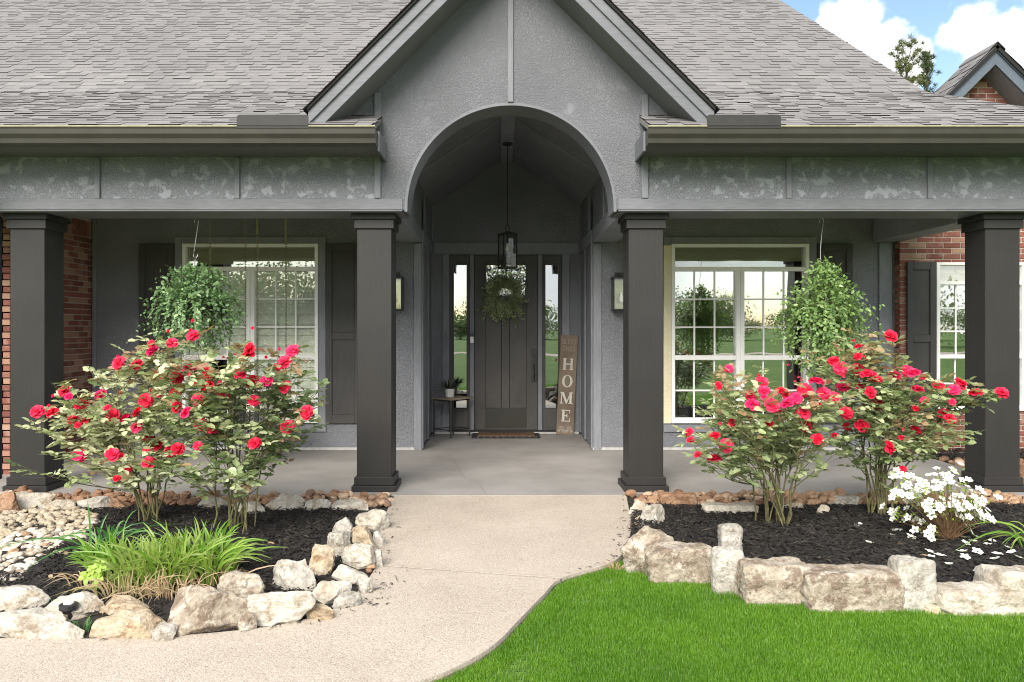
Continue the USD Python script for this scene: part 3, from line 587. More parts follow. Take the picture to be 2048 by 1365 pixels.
# --- windows
def window(x0, x1, z0, z1, Y, frame_m, transom=True, cols=3, label=None, halves=2, trim=True, room=2.6, gm='window_glass'):
    h = z1 - z0; k = h / 2.216; fw = .042
    w = H('window', frame_rect(x0, x1, z0, z1, Y - .03, Y + .09, fw, .036), frame_m, label=label)
    T = lambda d: z1 - d * k                                     # heights measured down from the head
    zt0, zt1, zr0, zr1, zb = T(.285), T(.335), T(1.378), T(1.436), z0 + .045
    put('transom_bar', MB().box(x0 + fw, x1 - fw, Y - .024, Y + .08, zt1, zt0), M[frame_m], w)
    put('transom_pane', MB().box(x0 + fw, x1 - fw, Y + .045, Y + .050, zt0, z1 - .036, .0005), M['transom_glass'], w)
    mid = (x0 + x1) / 2; mw = .052
    spans = [(x0 + fw, mid - mw), (mid + mw, x1 - fw)] if halves == 2 else [(x0 + fw, x1 - fw)]
    if halves == 2: put('mullion', MB().box(mid - mw, mid - .004, Y - .022, Y + .08, zb - .01, zt1).box(mid + .004, mid + mw, Y - .022, Y + .08, zb - .01, zt1).box(mid - .004, mid + .004, Y - .012, Y + .08, zb - .01, zt1, .001), M[frame_m], w)
    for a, b in spans:
        put('check_rail', MB().box(a, b, Y - .014, Y + .07, zr1, zr0), M[frame_m], w)
        put('upper_pane', MB().box(a, b, Y + .040, Y + .045, zr0, zt1, .0005), M[gm], w)
        put('lower_pane', MB().box(a, b, Y + .056, Y + .061, z0 + .036, zr1, .0005), M[gm], w)
        put('bottom_rail', MB().box(a, b, Y - .004, Y + .07, z0 + .036, z0 + .062), M[frame_m], w)
        m = MB()
        for i in range(1, cols):
            x = a + (b - a) * i / cols; m.box(x - .010, x + .010, Y + .028, Y + .0385, zr0, zt1, .002)
        for i in (1, 2):
            z = zr0 + (zt1 - zr0) * i / 3; m.box(a, b, Y + .0265, Y + .0375, z - .010, z + .010, .002)
        put('muntin_grid', m, M[frame_m], w)
        m = MB()
        for i in range(1, cols):
            x = a + (b - a) * i / cols; m.box(x - .010, x + .010, Y + .044, Y + .0545, z0 + .036, zr1, .002)
        z = (z0 + zr1) / 2 + .01; m.box(a, b, Y + .0425, Y + .0535, z - .010, z + .010, .002)
        put('muntin_grid', m, M[frame_m], w)
    H('room', MB().box(x0 - .6, x1 + .6, Y + room, Y + room + .1, 0, 3, .001).box(x0 - .7, x0 - .6, Y + .145, Y + room, 0, 3, .001).box(x1 + .6, x1 + .7, Y + .145, Y + room, 0, 3, .001).box(x0 - .6, x1 + .6, Y + .145, Y + room, 2.9, 3, .001).box(x0 - .6, x1 + .6, Y + .145, Y + room, -.1, 0, .001), 'interior')
    return w
for (x0, x1, z0, z1) in (WL, WRM):
    window(x0, x1, z0, z1, YW, 'window_white', gm='window_glass_left' if x0 < 0 else 'window_glass', label='wide white window behind the left rose bushes' if x0 < 0 else 'wide white window behind the right rose bushes')
    t = .095
    H('window_casing', MB().box(x0 - t, x0 - .003, YW - .024, YW - .001, z0 - .02, z1 + .085).box(x1 + .003, x1 + t, YW - .024, YW - .001, z0 - .02, z1 + .085).box(x0 - .003, x1 + .003, YW - .023, YW - .001, z1 + .003, z1 + .085).box(x0 - t, x1 + t, YW - .025, YW - .001, z0 - .11, z0 - .022), 'porch_trim_lit')
H('cream_casing', MB().box(WRM[0] - .10, WRM[0] - .003, YW - .034, YW - .026, WRM[2] - .0, WRM[3] - .02), 'window_cream', label='unpainted cream strip beside the right window')
window(*WR, YR, 'window_white', cols=2, label='white window in the brick wall behind the far right column')
def shutter(x0, x1, z0, z1, Y, label=None):
    s = H('shutter', MB().box(x0, x0 + .075, Y - .04, Y, z0, z1).box(x1 - .075, x1, Y - .04, Y, z0, z1).box(x0 + .075, x1 - .075, Y - .039, Y, z1 - .10, z1).box(x0 + .075, x1 - .075, Y - .039, Y, z0, z0 + .11), 'shutter_paint', label=label)
    zm = z0 + (z1 - z0) * .485
    put('mid_rail', MB().box(x0 + .075, x1 - .075, Y - .039, Y, zm - .045, zm + .045), M['shutter_paint'], s)
    put('panel', MB().box(x0 + .075, x1 - .075, Y - .02, Y - .002, zm + .045, z1 - .10, .002), M['shutter_paint'], s)
    put('panel', MB().box(x0 + .075, x1 - .075, Y - .02, Y - .002, z0 + .11, zm - .045, .002), M['shutter_paint'], s)
shutter(WL[0] - .53, WL[0] - .10, .335, 2.555, YW - .002)
shutter(WL[1] + .10, WL[1] + .53, .335, 2.555, YW - .002)
shutter(WRM[1] + .10, WRM[1] + .53, .335, 2.555, YW - .002)
shutter(Xa(1811, YR), Xa(1868.5, YR), .50, 2.322, YR - .012)
shutter(WR[1] + .01, WR[1] + .36, .50, 2.322, YR - .012)

# --- porch ceiling, side cross beam on the right and on the left
H('porch_ceiling', MB().box(-6.3, XL - .32, YB - .01, YW + .1, 2.96, 3.02, .002).box(XR + .32, 5.15, YB - .01, YW + .1, 2.96, 3.02, .002), 'porch_ceiling_paint')
H('cross_beam', MB().box(4.62, 4.95, YB + .002, YW - .03, ZBM - .01, 2.958), 'porch_trim_lit')
# --- beam on each side of the arch: panel, lower board, upper board, battens
ARC_R, ZC = .949, 2.594
for a, b in ((-7.6, CXA - ARC_R - .028), (CXA + ARC_R + .028, 5.30)):
    H('beam', MB().box(a, b, YF + .004, YB, ZBM + .002, 3.10, .002), 'stucco_beam_lit')
    H('beam_board', MB().box(a - .0, b + .0, YF - .016, YF + .003, ZBM, 2.684), 'trim_h')
    H('beam_bottom_board', MB().box(a, b - .0, YF - .014, YB + .004, ZBM - .016, ZBM - .001), 'trim_h')
for x in (195.5, 474.5, 1577.5, 1859.5):
    H('batten', MB().box(Xa(x - 5.5, YF), Xa(x + 5.5, YF), YF - .018, YF + .003, 2.685, Za(316, YF)), 'trim_v')
# --- arch: gable wall with the round opening and its lining
tri = Polygon([(-2.1, 4.875 - 2.1 - CXA), (CXA, 4.875), (2.1, 4.875 - 2.1 + CXA)]).intersection(sbox(-2, 3.1, 2.2, 5))
wall = unary_union([tri, sbox(Xa(749, YF), 2.684, Xa(1296, YF), 3.2), sbox(CXA - ARC_R - .028, ZBM, CXA + ARC_R + .028, 3.3)]).difference(Point(CXA, ZC).buffer(ARC_R + .012, 48)).difference(sbox(CXA - ARC_R - .012, 2, CXA + ARC_R + .012, ZC))
H('gable_wall', MB().prism(wall, YF - .006, YF + .06), 'stucco')
ang = np.linspace(0, np.pi, 61)
def ring(r0, r1, y0, y1, zdrop):
    o = np.array([(CXA + r1 * np.cos(t), ZC + r1 * np.sin(t)) for t in ang]); i = np.array([(CXA + r0 * np.cos(t), ZC + r0 * np.sin(t)) for t in ang[::-1]])
    o = np.vstack([[CXA + r1, ZC - zdrop], o, [CXA - r1, ZC - zdrop]]); i = np.vstack([[CXA - r0, ZC - zdrop], i, [CXA + r0, ZC - zdrop]])
    return MB().prism(Polygon(np.vstack([o, i])), y0, y1)
H('arch_lining', ring(ARC_R - .014, ARC_R + .0115, YF - .012, 7.42, .028), 'trim_h', smooth=35)
H('arch_back_wall', MB().prism(Polygon([(XL - .1, ZBM), (XR + .1, ZBM), (XR + .1, EZ + .1), (CXA, AZ + .35), (XL - .1, EZ + .1)]).difference(Point(CXA, ZC).buffer(ARC_R + .012, 48)).difference(sbox(CXA - ARC_R - .012, 2, CXA + ARC_R + .012, ZC)), 7.36, 7.414), 'stucco_porch_lit')
for x0, x1, zt in ((749, 762, Za(190, YF)), (1282.5, 1296, Za(190, YF))):
    H('gable_batten', MB().box(Xa(x0, YF), Xa(x1, YF), YF - .026, YF - .007, 2.686, 4.875 - abs(Xa((x0 + x1) / 2, YF) - CXA) - .03), 'trim_v')
H('gable_batten', MB().box(CXA - .026, CXA + .026, YF - .026, YF - .007, ZC + ARC_R + .013, 4.80), 'trim_v')
# --- gable roof with raking boards
YG = 6.687
def rake(name, d0, d1, y0, y1, m, x_end, apex=4.875):
    """A board following both 45 degree slopes; d0..d1: height above the soffit line; one part per side."""
    for s in (-1, 1):
        e = x_end
        pl = Polygon([(CXA, apex + d0), (CXA, apex + d1), (CXA + s * (e + (d1 - d0) * 0), apex + d1 - e), (CXA + s * e, apex + d0 - e)])
        H(name, MB().prism(pl, y0, y1), m)
rake('rake_board', -.003, .132, YG, YG + .024, 'trim_h', 1.735)
rake('rake_trim', .118, .225, YG - .022, YG - .001, 'trim_h', 1.735)
rake('rake_soffit', .0, .018, YG + .026, YF + .1, 'soffit_paint', 1.62)
rake('gable_roof', .228, .262, YG - .045, 9.3, 'shingle', 1.74)
for s in (-1, 1):                                             # shingle edge steps along the rake
    m = MB()
    for i in range(19):
        t = .02 + i * .0915; x = CXA + s * t; z = 4.875 + .262 - t
        v = np.array([(x, YG - .058, z), (x + s * .105, YG - .058, z - .105), (x + s * .105, YG - .058, z - .105 + .012), (x, YG - .058, z + .004)])
        w = v + (0, .4, 0); vv = np.vstack([v, w]); ff = np.array([(0, 1, 2), (0, 2, 3), (4, 6, 5), (4, 7, 6), (0, 4, 5), (0, 5, 1), (1, 5, 6), (1, 6, 2), (2, 6, 7), (2, 7, 3), (3, 7, 4), (3, 4, 0)])
        m.raw(vv, ff if s > 0 else ff[:, ::-1])
    H('rake_shingle_edge', m, 'shingle')

# --- eaves: soffit, gutters, drip edge, splash guards
GL, GR = -1.038, 1.252
YE = 6.56
for a, b in ((-7.6, GL), (GR, 5.5)):
    H('soffit', MB().box(a, b, 6.655, YF - .006, 3.062, 3.078, .002), 'soffit_paint')
    prof = Polygon([(0, 0), (.072, 0), (.090, .012), (.096, .05), (.118, .085), (.122, .125), (.128, .138), (.112, .138), (.108, .13), (0, .13)])
    g = trimesh.creation.extrude_polygon(prof, b - a, engine='earcut'); v = g.vertices
    H('gutter', (np.c_[a + v[:, 2], 6.655 - v[:, 0], 3.056 + v[:, 1]], g.faces), 'gutter_metal')
    H('drip_edge', MB().box(a, b, 6.528, 6.60, 3.198, 3.207, .002), 'drip_edge')
    H('end_bracket', MB().prism(Polygon([(a, 3.058), (b, 3.058), (b, 3.059), (a, 3.059)]), 6.66, 6.67), 'trim_h')
H('soffit_return', MB().box(GL, GL + .02, 6.655, YF - .008, 3.02, 3.19), 'trim_h')
H('soffit_return', MB().box(GR - .02, GR, 6.655, YF - .008, 3.02, 3.19), 'trim_h')
for a, b in ((475, 618), (1413, 1560)):
    x0, x1 = Xa(a, 6.55), Xa(b, 6.55)
    pl = Polygon([(x0, 3.185), (x1, 3.185), (x1, 3.285), (x1 - .02, 3.297), (x0 + .02, 3.297), (x0, 3.285)])
    H('gutter_splash_guard', MB().prism(pl, 6.528, 6.534), 'guard_metal')
# downspout elbow at the far left
H('downspout', MB().tube([(-4.62, 6.60, 3.06), (-4.62, 6.62, 2.95), (-4.66, 6.95, 2.62), (-4.66, 7.25, 2.52), (-4.70, 7.3, 2.3), (-4.70, 7.3, .1)], .045, 8), 'black_metal')

# --- shingled roofs
ROOF_N = [0]
def roof_plane(name, o, u, v, du0, du1, length, keep=300, score=None):
    """Courses of single shingles on the plane o + u*s + v*t; du0/du1(t) give the run of each course."""
    o, u, v = np.array(o, float), unit(u), unit(v); n = unit(np.cross(u, v))
    if n[2] < 0: n = -n
    EX = .143; rows = int(length / EX) + 1
    deck = MB(); q = np.array([o + u * du0(0) - n * .012, o + u * du1(0) - n * .012, o + u * du1(length) + v * length - n * .012, o + u * du0(length) + v * length - n * .012])
    vv = np.vstack([q, q - n * .04]); ff = np.array([(0, 1, 2), (0, 2, 3), (4, 6, 5), (4, 7, 6), (0, 4, 5), (0, 5, 1), (1, 5, 6), (1, 6, 2), (2, 6, 7), (2, 7, 3), (3, 7, 4), (3, 4, 0)])
    if np.dot(np.cross(q[1] - q[0], q[2] - q[0]), n) < 0: ff = ff[:, ::-1]
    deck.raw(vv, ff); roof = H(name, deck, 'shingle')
    items = []
    for r in range(rows):
        t0 = r * EX - .01; t1 = min(t0 + EX + .03, length)
        s, e = du0(max(t0, 0)), du1(max(t0, 0))
        s2, e2 = du0(t1), du1(t1)
        x = s - rng.uniform(0, .3); thick = rng.random() < .6
        while x < e:
            w = rng.uniform(.10, .27); a, b = max(x, s), min(x + w, e)
            if b - a > .02:
                th = (rng.uniform(.0085, .0115) if thick else rng.uniform(.0038, .0055)) ; wob = rng.normal(0, .0006)
                tj = t0 + rng.normal(0, .0008)
                a2, b2 = np.clip(a, s2, e2), np.clip(b, s2, e2)
                pts = np.array([o + u * a + v * tj, o + u * b + v * tj, o + u * b2 + v * t1, o + u * a2 + v * t1])
                low = pts + n * np.array([wob - .004, wob - .004, -.004, -.004])[:, None]; hi = pts + n * np.array([th + wob, th + wob, .0015, .0015])[:, None]
                vv = np.vstack([low, hi]); f = np.array([(4, 5, 6), (4, 6, 7), (0, 1, 5), (0, 5, 4)])
                if np.dot(np.cross(hi[1] - hi[0], hi[2] - hi[0]), n) < 0: f = f[:, ::-1]
                items.append((pts.mean(0), vv, f))
            x += w + .0012; thick = not thick if rng.random() < .8 else thick
    if score: items.sort(key=score)
    rest = MB()
    for i, (c, vv, f) in enumerate(items):
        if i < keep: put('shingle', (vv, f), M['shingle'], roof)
        else: rest.raw(vv, f)
    if rest.n: put('shingle_field', rest, M['shingle'], roof, kind='stuff')
    return roof
SL, SU = .4167, math.tan(math.radians(32))
L0 = np.array([0, 6.545, 3.212]); KY = 9.02; KZ = L0[2] + SL * (KY - L0[1])
vl, vu = unit((0, 1, SL)), unit((0, 1, SU))
Ll = (KY - L0[1]) / vl[1]; Lu = 6.5
HX0, HXK, HXT = 5.38, 4.93, 5.13                                # hip: at the eave, at the kink, at the top
vis = lambda it: (it[0][1] if abs(it[0][0]) < 4.6 else 99)
gx = lambda t: 0
roof_plane('porch_roof', L0, (1, 0, 0), vl, lambda t: -8.0, lambda t: GL - .02 - 0 * t, Ll, keep=150, score=lambda it: it[0][1] + (0 if it[0][0] > -4.4 else 99))
roof_plane('porch_roof', L0, (1, 0, 0), vl, lambda t: GR + .02, lambda t: HX0 + (HXK - HX0) * t / Ll, Ll, keep=150, score=lambda it: it[0][1] + (0 if it[0][0] < 4.6 else 99))
roof_plane('main_roof', (0, KY, KZ), (1, 0, 0), vu, lambda t: -11.5, lambda t: HXK + (HXT - HXK) * t / Lu, Lu, keep=300, score=lambda it: it[0][1] + (0 if -6 < it[0][0] < 4.9 and abs(it[0][0] - CXA) > 1.2 else 99))
TY, TZ = KY + vu[1] * Lu, KZ + vu[2] * Lu
def flat(name, pts, m):
    p = np.array(pts, float); k = len(p); q = p - (0, 0, .03)
    H(name, (np.vstack([p, q]), [(0, i, i + 1) for i in range(1, k - 1)] + [(k, k + i + 1, k + i) for i in range(1, k - 1)] + [t for i in range(k) for t in ((i, k + i, k + (i + 1) % k), (i, k + (i + 1) % k, (i + 1) % k))]), m)
flat('main_roof_back', [(-11.5, TY, TZ), (HXT, TY, TZ), (HXT, 21, 3.1), (-11.5, 21, 3.1)], 'shingle')
ge = np.array([(YF, 3.10), (YF, L0[2] + SL * (YF - L0[1]) - .06), (KY, KZ - .06), (TY, TZ - .08), (20.8, 3.1)])
k5 = len(ge); gv = np.vstack([np.c_[np.full(k5, 4.80), ge], np.c_[np.full(k5, 4.70), ge]])
H('gable_end_wall', (gv, [(4, i + 1, i) for i in range(3)] + [(k5 + 4, k5 + i, k5 + i + 1) for i in range(3)]), 'stucco')
hp = [np.array([HX0, L0[1], L0[2]]), np.array([HXK, KY, KZ]), np.array([HXT, TY, TZ])]
m = MB()
for a, b in zip(hp[:-1], hp[1:]):
    kk = int(np.linalg.norm(b - a) / .14)
    for i in range(kk):
        p, q = a + (b - a) * i / kk, a + (b - a) * (i + 1.15) / kk
        d = unit(q - p); sl = np.array([-.07, .0, -.002]); sr = np.array([.02, .02, -.05]); up = np.array([0, 0, .014])
        m.raw(np.array([p + sl, p + up, p + sr, q + sl, q + up * .6, q + sr, p + sl - up, p - up * .1, p + sr - up]), [(0, 1, 4), (0, 4, 3), (1, 2, 5), (1, 5, 4), (6, 7, 1), (6, 1, 0), (7, 8, 2), (7, 2, 1)])


# --- gable of the right brick wing
YG2 = 9.22
def rake2(name, d0, d1, y0, y1, m):
    for s in (-1, 1):
        e = 1.75
        H(name, MB().prism(Polygon([(GX, GZ + d0), (GX, GZ + d1), (GX + s * e, GZ + d1 - e), (GX + s * e, GZ + d0 - e)]), y0, y1), m)
mat_blue = paint('wing_trim', (.085, .105, .13), grain=(1, 1, 1))
rake2('rake_board', -.20, .0, YG2, YG2 + .03, 'wing_trim')
rake2('rake_trim', -.05, .03, YG2 - .02, YG2 - .001, 'wing_trim')
rake2('rake_soffit', -.20, -.185, YG2 + .032, YR + .05, 'porch_trim_lit')
for s in (-1, 1):
    e = 1.8; n2 = unit((s, 0, 1.)); u = np.array([0, 1., 0]); v = unit((-s, 0, 1.))
    o = np.array([GX + s * e, YG2 - .04, GZ + .035 - e])
    roof_plane('wing_roof', o, u if s < 0 else u, v, lambda t: 0, lambda t: .62, e * math.sqrt(2), keep=60 if s < 0 else 0, score=lambda it: it[0][1])
flat('wing_hip', [(GX - 1.8, YG2 + .58, GZ + .03 - 1.8), (GX, YG2 + .58, GZ + .03), (GX + 1.8, YG2 + .58, GZ + .03 - 1.8), (GX + 1.8, YG2 + 2.2, GZ - 1.9), (GX - 1.8, YG2 + 2.2, GZ - 1.9)], 'shingle')
H('ridge_cap', MB().prism(Polygon([(GX - .09, GZ - .03), (GX, GZ + .058), (GX + .09, GZ - .03), (GX + .09, GZ - .045), (GX, GZ + .043), (GX - .09, GZ - .045)]), YG2 - .045, YG2 + .58), 'shingle')

# --- columns
for cx in (-4.366, -1.155, 1.360, 4.662):
    cy, w = 7.38, .161
    col = H('column', MB().box(cx - w, cx + w, cy - w, cy + w, .12, 2.46, .006), 'column_paint')
    put('base_block', MB().box(cx - .205, cx + .205, cy - .205, cy + .205, 0.0, .055, .005), M['column_paint'], col)
    put('plinth', MB().box(cx - .183, cx + .183, cy - .183, cy + .183, .056, .132, .005), M['column_paint'], col)
    put('collar', MB().box(cx - .183, cx + .183, cy - .183, cy + .183, 2.43, 2.515, .004), M['column_paint'], col)
    put('cap', MB().box(cx - .205, cx + .205, cy - .205, cy + .205, 2.516, 2.568, .004), M['column_paint'], col)
# ---------------------------------------------------------------- things on the porch
def blind(x0, x1, z0, z1, Y, label):
    b = thing('window_blind', ((x0 + x1) / 2, Y, z1), label, 'blind')
    put('head_rail', MB().box(x0, x1, Y - .02, Y + .02, z1 - .05, z1), M['blind'], b)
    z = z1 - .12
    while z > z0:
        v = np.array([(x0, Y - .016, z - .068), (x1, Y - .016, z - .068), (x1, Y + .006, z + .064), (x0, Y + .006, z + .064)])
        put('slat', (np.vstack([v, v + (0, .003, 0)]), [(0, 1, 2), (0, 2, 3), (4, 6, 5), (4, 7, 6), (0, 4, 5), (0, 5, 1), (2, 6, 7), (2, 7, 3)]), M['blind'], b); z -= .133
blind(WL[0] + .05, (WL[0] + WL[1]) / 2 - .03, WL[2] + .85, WL[3] - .28, YW + .092, 'white slatted blind in the left half of the left porch window')
blind((WL[0] + WL[1]) / 2 + .03, WL[1] - .05, WL[2] + .1, WL[3] - .28, YW + .092, 'white slatted blind in the right half of the left porch window')
def shade(x0, x1, z0, z1, Y, label):
    s = thing('roller_shade', ((x0 + x1) / 2, Y, z1), label, 'window shade')
    v = MB()
    for i in range(5):
        a, b = z1 - (z1 - z0) * i / 5, z1 - (z1 - z0) * (i + 1) / 5
        v.box(x0, x1, Y - .01 - (i % 2) * .012, Y + .01, b, a, .004)
    put('cloth', v, M['shade_cloth'], s)
shade(WL[0] + .05, WL[1] - .05, WL[3] - .25, WL[3] - .03, YW + .078, 'folded fabric shade at the top of the left porch window')
shade(WRM[0] + .05, WRM[1] - .05, WRM[3] - .21, WRM[3] - .03, YW + .078, 'folded fabric shade at the top of the right porch window')
shade(WR[0] + .05, WR[1] - .05, WR[3] - .30, WR[3] - .03, YR + .078, 'white shade at the top of the window in the brick wall')
def curtain(x0, x1, x0b, x1b, z0, z1, Y, m, label):
    n, k = 60, 14; v = []
    for j in range(k):
        t = j / (k - 1)
        for i in range(n):
            s = i / (n - 1); xa, xb = x0 + (x0b - x0) * t, x1 + (x1b - x1) * t
            v.append((xa + (xb - xa) * s, Y + .022 * math.sin(s * 26 + t) + .01 * math.sin(9 * t + s * 5), z1 + (z0 - z1) * t))
    f = [q for j in range(k - 1) for i in range(n - 1) for q in ((j * n + i, j * n + i + 1, (j + 1) * n + i + 1), (j * n + i, (j + 1) * n + i + 1, (j + 1) * n + i))]
    put('curtain', (v, f), M[m], smooth=True, label=label, cat='curtain', base=((x0 + x1) / 2, Y, z0))
curtain(WRM[0] + .03, WRM[0] + .22, WRM[0] + .05, WRM[0] + .26, .3, 2.1, YW + .135, 'checked_cloth', 'pale checked curtain at the left side of the right porch window')
curtain(WR[0] + .02, WR[0] + .30, WR[0] + .02, WR[0] + .24, .3, 2.2, YR + .22, 'curtain_cloth', 'cream curtain in the window of the brick wall')

# wall lanterns
def wall_lantern(x, Y, label):
    zb, zt = Za(620, YW), Za(546, YW)
    w = .105
    t = thing('wall_lantern', (x, Y, zb), label, 'wall lamp', 'lanterns on the porch wall')
    put('back_plate', MB().box(x - .065, x + .065, Y - .02, Y, zb + .05, zt, .003).box(x - .02, x + .02, Y - .10, Y - .02, zt - .05, zt - .015, .003), M['black_metal'], t)
    y0, y1 = Y - .20, Y - .03
    fr = MB()
    for sx in (-1, 1):
        for yy in (y0, y1): fr.box(x + sx * w - .007, x + sx * w + .007, yy - .007, yy + .007, zb, zt - .075, .002)
    fr.box(x - w - .012, x + w + .012, y0 - .012, y1 + .012, zb - .012, zb + .006).box(x - w - .016, x + w + .016, y0 - .016, y1 + .016, zt - .085, zt - .06)
    put('frame', fr, M['black_metal'], t)
    gl = MB().box(x - w, x + w, y0 - .002, y0 + .001, zb + .006, zt - .085, .0004).box(x - w - .001, x - w + .002, y0, y1, zb + .006, zt - .085, .0004).box(x + w - .002, x + w + .001, y0, y1, zb + .006, zt - .085, .0004)
    put('glass', gl, M['lantern_glass'], t)
    put('reflector', MB().box(x - w + .004, x + w - .004, y1 - .006, y1 - .002, zb + .01, zt - .09, .001), M['lawn_tinted_steel'], t)
    put('bulb', MB().lathe([(0, 0), (.012, .004), (.026, .025), (.03, .05), (.02, .08), (.013, .1), (.013, .13), (0, .13)], (x, (y0 + y1) / 2, zb + .08)), M['bulb'], t, smooth=40)
wall_lantern(Xa(790, YW) - .0, YW - .002, 'black glass wall lantern partly hidden by the left middle column')
wall_lantern(Xa(1240, YW), YW - .002, 'black glass wall lantern partly hidden by the right middle column')

# hanging lantern in the entry
LX, LY = Xa(1015, 10.0), 10.0
zt, zb = Za(471, LY), Za(536, LY)
pl = thing('pendant_lantern', (LX, LY, zb), 'black square glass lantern hanging from the entry vault', 'hanging lamp')
put('canopy', MB().lathe([(0, 0), (.065, 0), (.07, -.012), (.05, -.028), (.012, -.035), (0, -.035)], (LX, LY, AZ - .021)), M['black_metal'], pl, smooth=40)
put('rod', MB().tube([(LX, LY, AZ - .05), (LX, LY, zt + .12)], .006, 6), M['black_metal'], pl)
rg = [(LX + .028 * math.cos(a), LY, zt + .085 + .04 * math.sin(a)) for a in np.linspace(0, 2 * math.pi, 17)]
put('ring', MB().tube(rg, .006, 6), M['black_metal'], pl)
a = .125; th = math.radians(22)
cor = [np.array([LX + a * math.cos(th + k * math.pi / 2 + .785), LY + a * math.sin(th + k * math.pi / 2 + .785)]) for k in range(4)]
fr = MB()
for c in cor: fr.tube([(c[0], c[1], zb), (c[0], c[1], zt)], .0085, 4)
pg = Polygon(cor)
fr.slab(pg.buffer(.010, join_style=2), zb - .012, zb + .012).slab(pg.buffer(.010, join_style=2), zt - .004, zt + .02)
put('frame', fr, M['black_metal'], pl)
put('roof_plate', MB().raw(np.array([(*c, zt + .021) for c in cor] + [(LX, LY, zt + .055)]), [(0, 1, 4), (1, 2, 4), (2, 3, 4), (3, 0, 4), (0, 2, 1), (0, 3, 2)]), M['black_metal'], pl)
for k in range(4):
    c, d = cor[k] * .97 + .03 * np.array([LX, LY]), cor[(k + 1) % 4] * .97 + .03 * np.array([LX, LY])
    put('pane', (np.array([(*c, zb + .012), (*d, zb + .012), (*d, zt - .004), (*c, zt - .004)]), [(0, 1, 2), (0, 2, 3)]), M['lantern_glass'], pl)
put('socket', MB().tube([(LX, LY, zt), (LX, LY, zt - .10)], .016, 8), M['black_metal'], pl)
put('bulb', MB().lathe([(0, 0), (.012, -.004), (.012, -.03), (.026, -.06), (.028, -.085), (.016, -.112), (0, -.118)], (LX, LY, zt - .10)), M['bulb'], pl, smooth=40)

# doorbell
dx = Xa(944, YD)
db = thing('doorbell', (dx, YD - .013, Za(686, YD)), 'small black and white doorbell on the trim left of the door', 'doorbell')
put('camera_head', MB().box(dx - .026, dx + .026, YD - .04, YD - .0125, Za(673.5, YD), Za(667.5, YD), .004), M['dark_plastic'], db)
put('face', MB().box(dx - .026, dx + .026, YD - .037, YD - .0125, Za(686.5, YD), Za(673.6, YD), .004), M['white_plastic'], db)
put('button', MB().tube([(dx, YD - .037, Za(679.5, YD)), (dx, YD - .041, Za(679.5, YD))], .012, 14), M['steel_wire'], db)

# sign board leaning at the right of the door
SW = .245; H0 = 1.415
s0 = np.array([Xa(1129.5, 11.06), 11.06, 0.0])
lean = math.atan2(YD - .03 - s0[1], H0); tilt = math.radians(3.0)
sx = np.array([math.cos(tilt), 0, -math.sin(tilt)]); sz = np.array([math.sin(tilt), math.sin(lean), math.cos(lean)]); sz = unit(sz - sx * np.dot(sx, sz)); sy = np.cross(sz, sx)
sign = thing('welcome_board', tuple(s0), 'tall weathered wooden board reading HOME leaning beside the front door', 'sign board')
def onsign(v): return s0 + v[:, :1] * sx + v[:, 1:2] * sy + v[:, 2:] * sz
def sp(mb): v, f = mb.arrays(); return onsign(v), f
put('board', sp(MB().box(-SW / 2, SW / 2, -.0, .018, 0, H0, .003)), M['barn_wood'], sign)
def serif(ch):
    b = lambda x0, x1, z0, z1: sbox(x0, z0, x1, z1)
    if ch == 'H': s = [b(.05, .24, 0, 1), b(.66, .85, 0, 1), b(.2, .7, .45, .56), b(0, .32, 0, .07), b(0, .32, .93, 1), b(.58, .9, 0, .07), b(.58, .9, .93, 1)]
    elif ch == 'O': s = [affinity.scale(Point(0, 0).buffer(1, 32), .45, .53).difference(affinity.scale(Point(0, 0).buffer(1, 32), .245, .46))]; s = [affinity.translate(s[0], .45, .5)]
    elif ch == 'M': s = [b(.07, .16, 0, 1), b(.80, 1.0, 0, 1), b(0, .25, 0, .07), b(.7, 1.1, 0, .07), b(0, .3, .93, 1), b(.78, 1.1, .93, 1), Polygon([(.06, 1), (.30, 1), (.62, .18), (.52, .0)]), Polygon([(.86, 1), (.95, 1), (.58, 0), (.50, .04)])]
    else: s = [b(.08, .28, 0, 1), b(0, .75, .93, 1), b(0, .78, 0, .07), b(.2, .52, .46, .55), b(.46, .53, .36, .65), b(.69, .75, .72, 1), b(.72, .78, 0, .28)]
    return unary_union(s)
for ch, zc in (('H', Za(728.5, 11.1)), ('O', Za(762.4, 11.1)), ('M', Za(796.3, 11.08)), ('E', Za(831.8, 11.07))):
    g = serif(ch); hh = .165; g = affinity.scale(g, hh, hh, origin=(0, 0)); c = g.centroid
    g = affinity.translate(g, -(g.bounds[0] + g.bounds[2]) / 2, zc - hh / 2)
    put('letter', sp(MB().prism(g, -.0026, -.0006)), M['letter_paint'], sign)
for t, z in (('BLESS', 1.285), ('THIS', 1.185)):
    m = meshkit.text_mesh(t, .062, .0015); v = m.vertices
    wd = v[:, 0].max() - v[:, 0].min(); k = min(1, .185 / wd)
    vv = np.c_[(v[:, 0] - v[:, 0].min() - wd / 2) * k, -v[:, 2] - .0008, v[:, 1] * 1.15 + z]
    put('faded_lettering', (onsign(vv), m.faces[:, ::-1] * 1), M['faint_paint'], sign)
m = MB()
for s in (-1, 1):
    for r0, x, z in ((.038, .05, .085), (.02, .085, .05), (.024, .02, .045)):
        pts = [(s * (x + r0 * (1 - q / 14) * math.cos(q * .75)), -.0012, z + r0 * (1 - q / 14) * math.sin(q * .75)) for q in range(13)]
        m.tube(pts, .0028, 4)
put('scroll_ornament', sp(m), M['letter_paint'], sign)

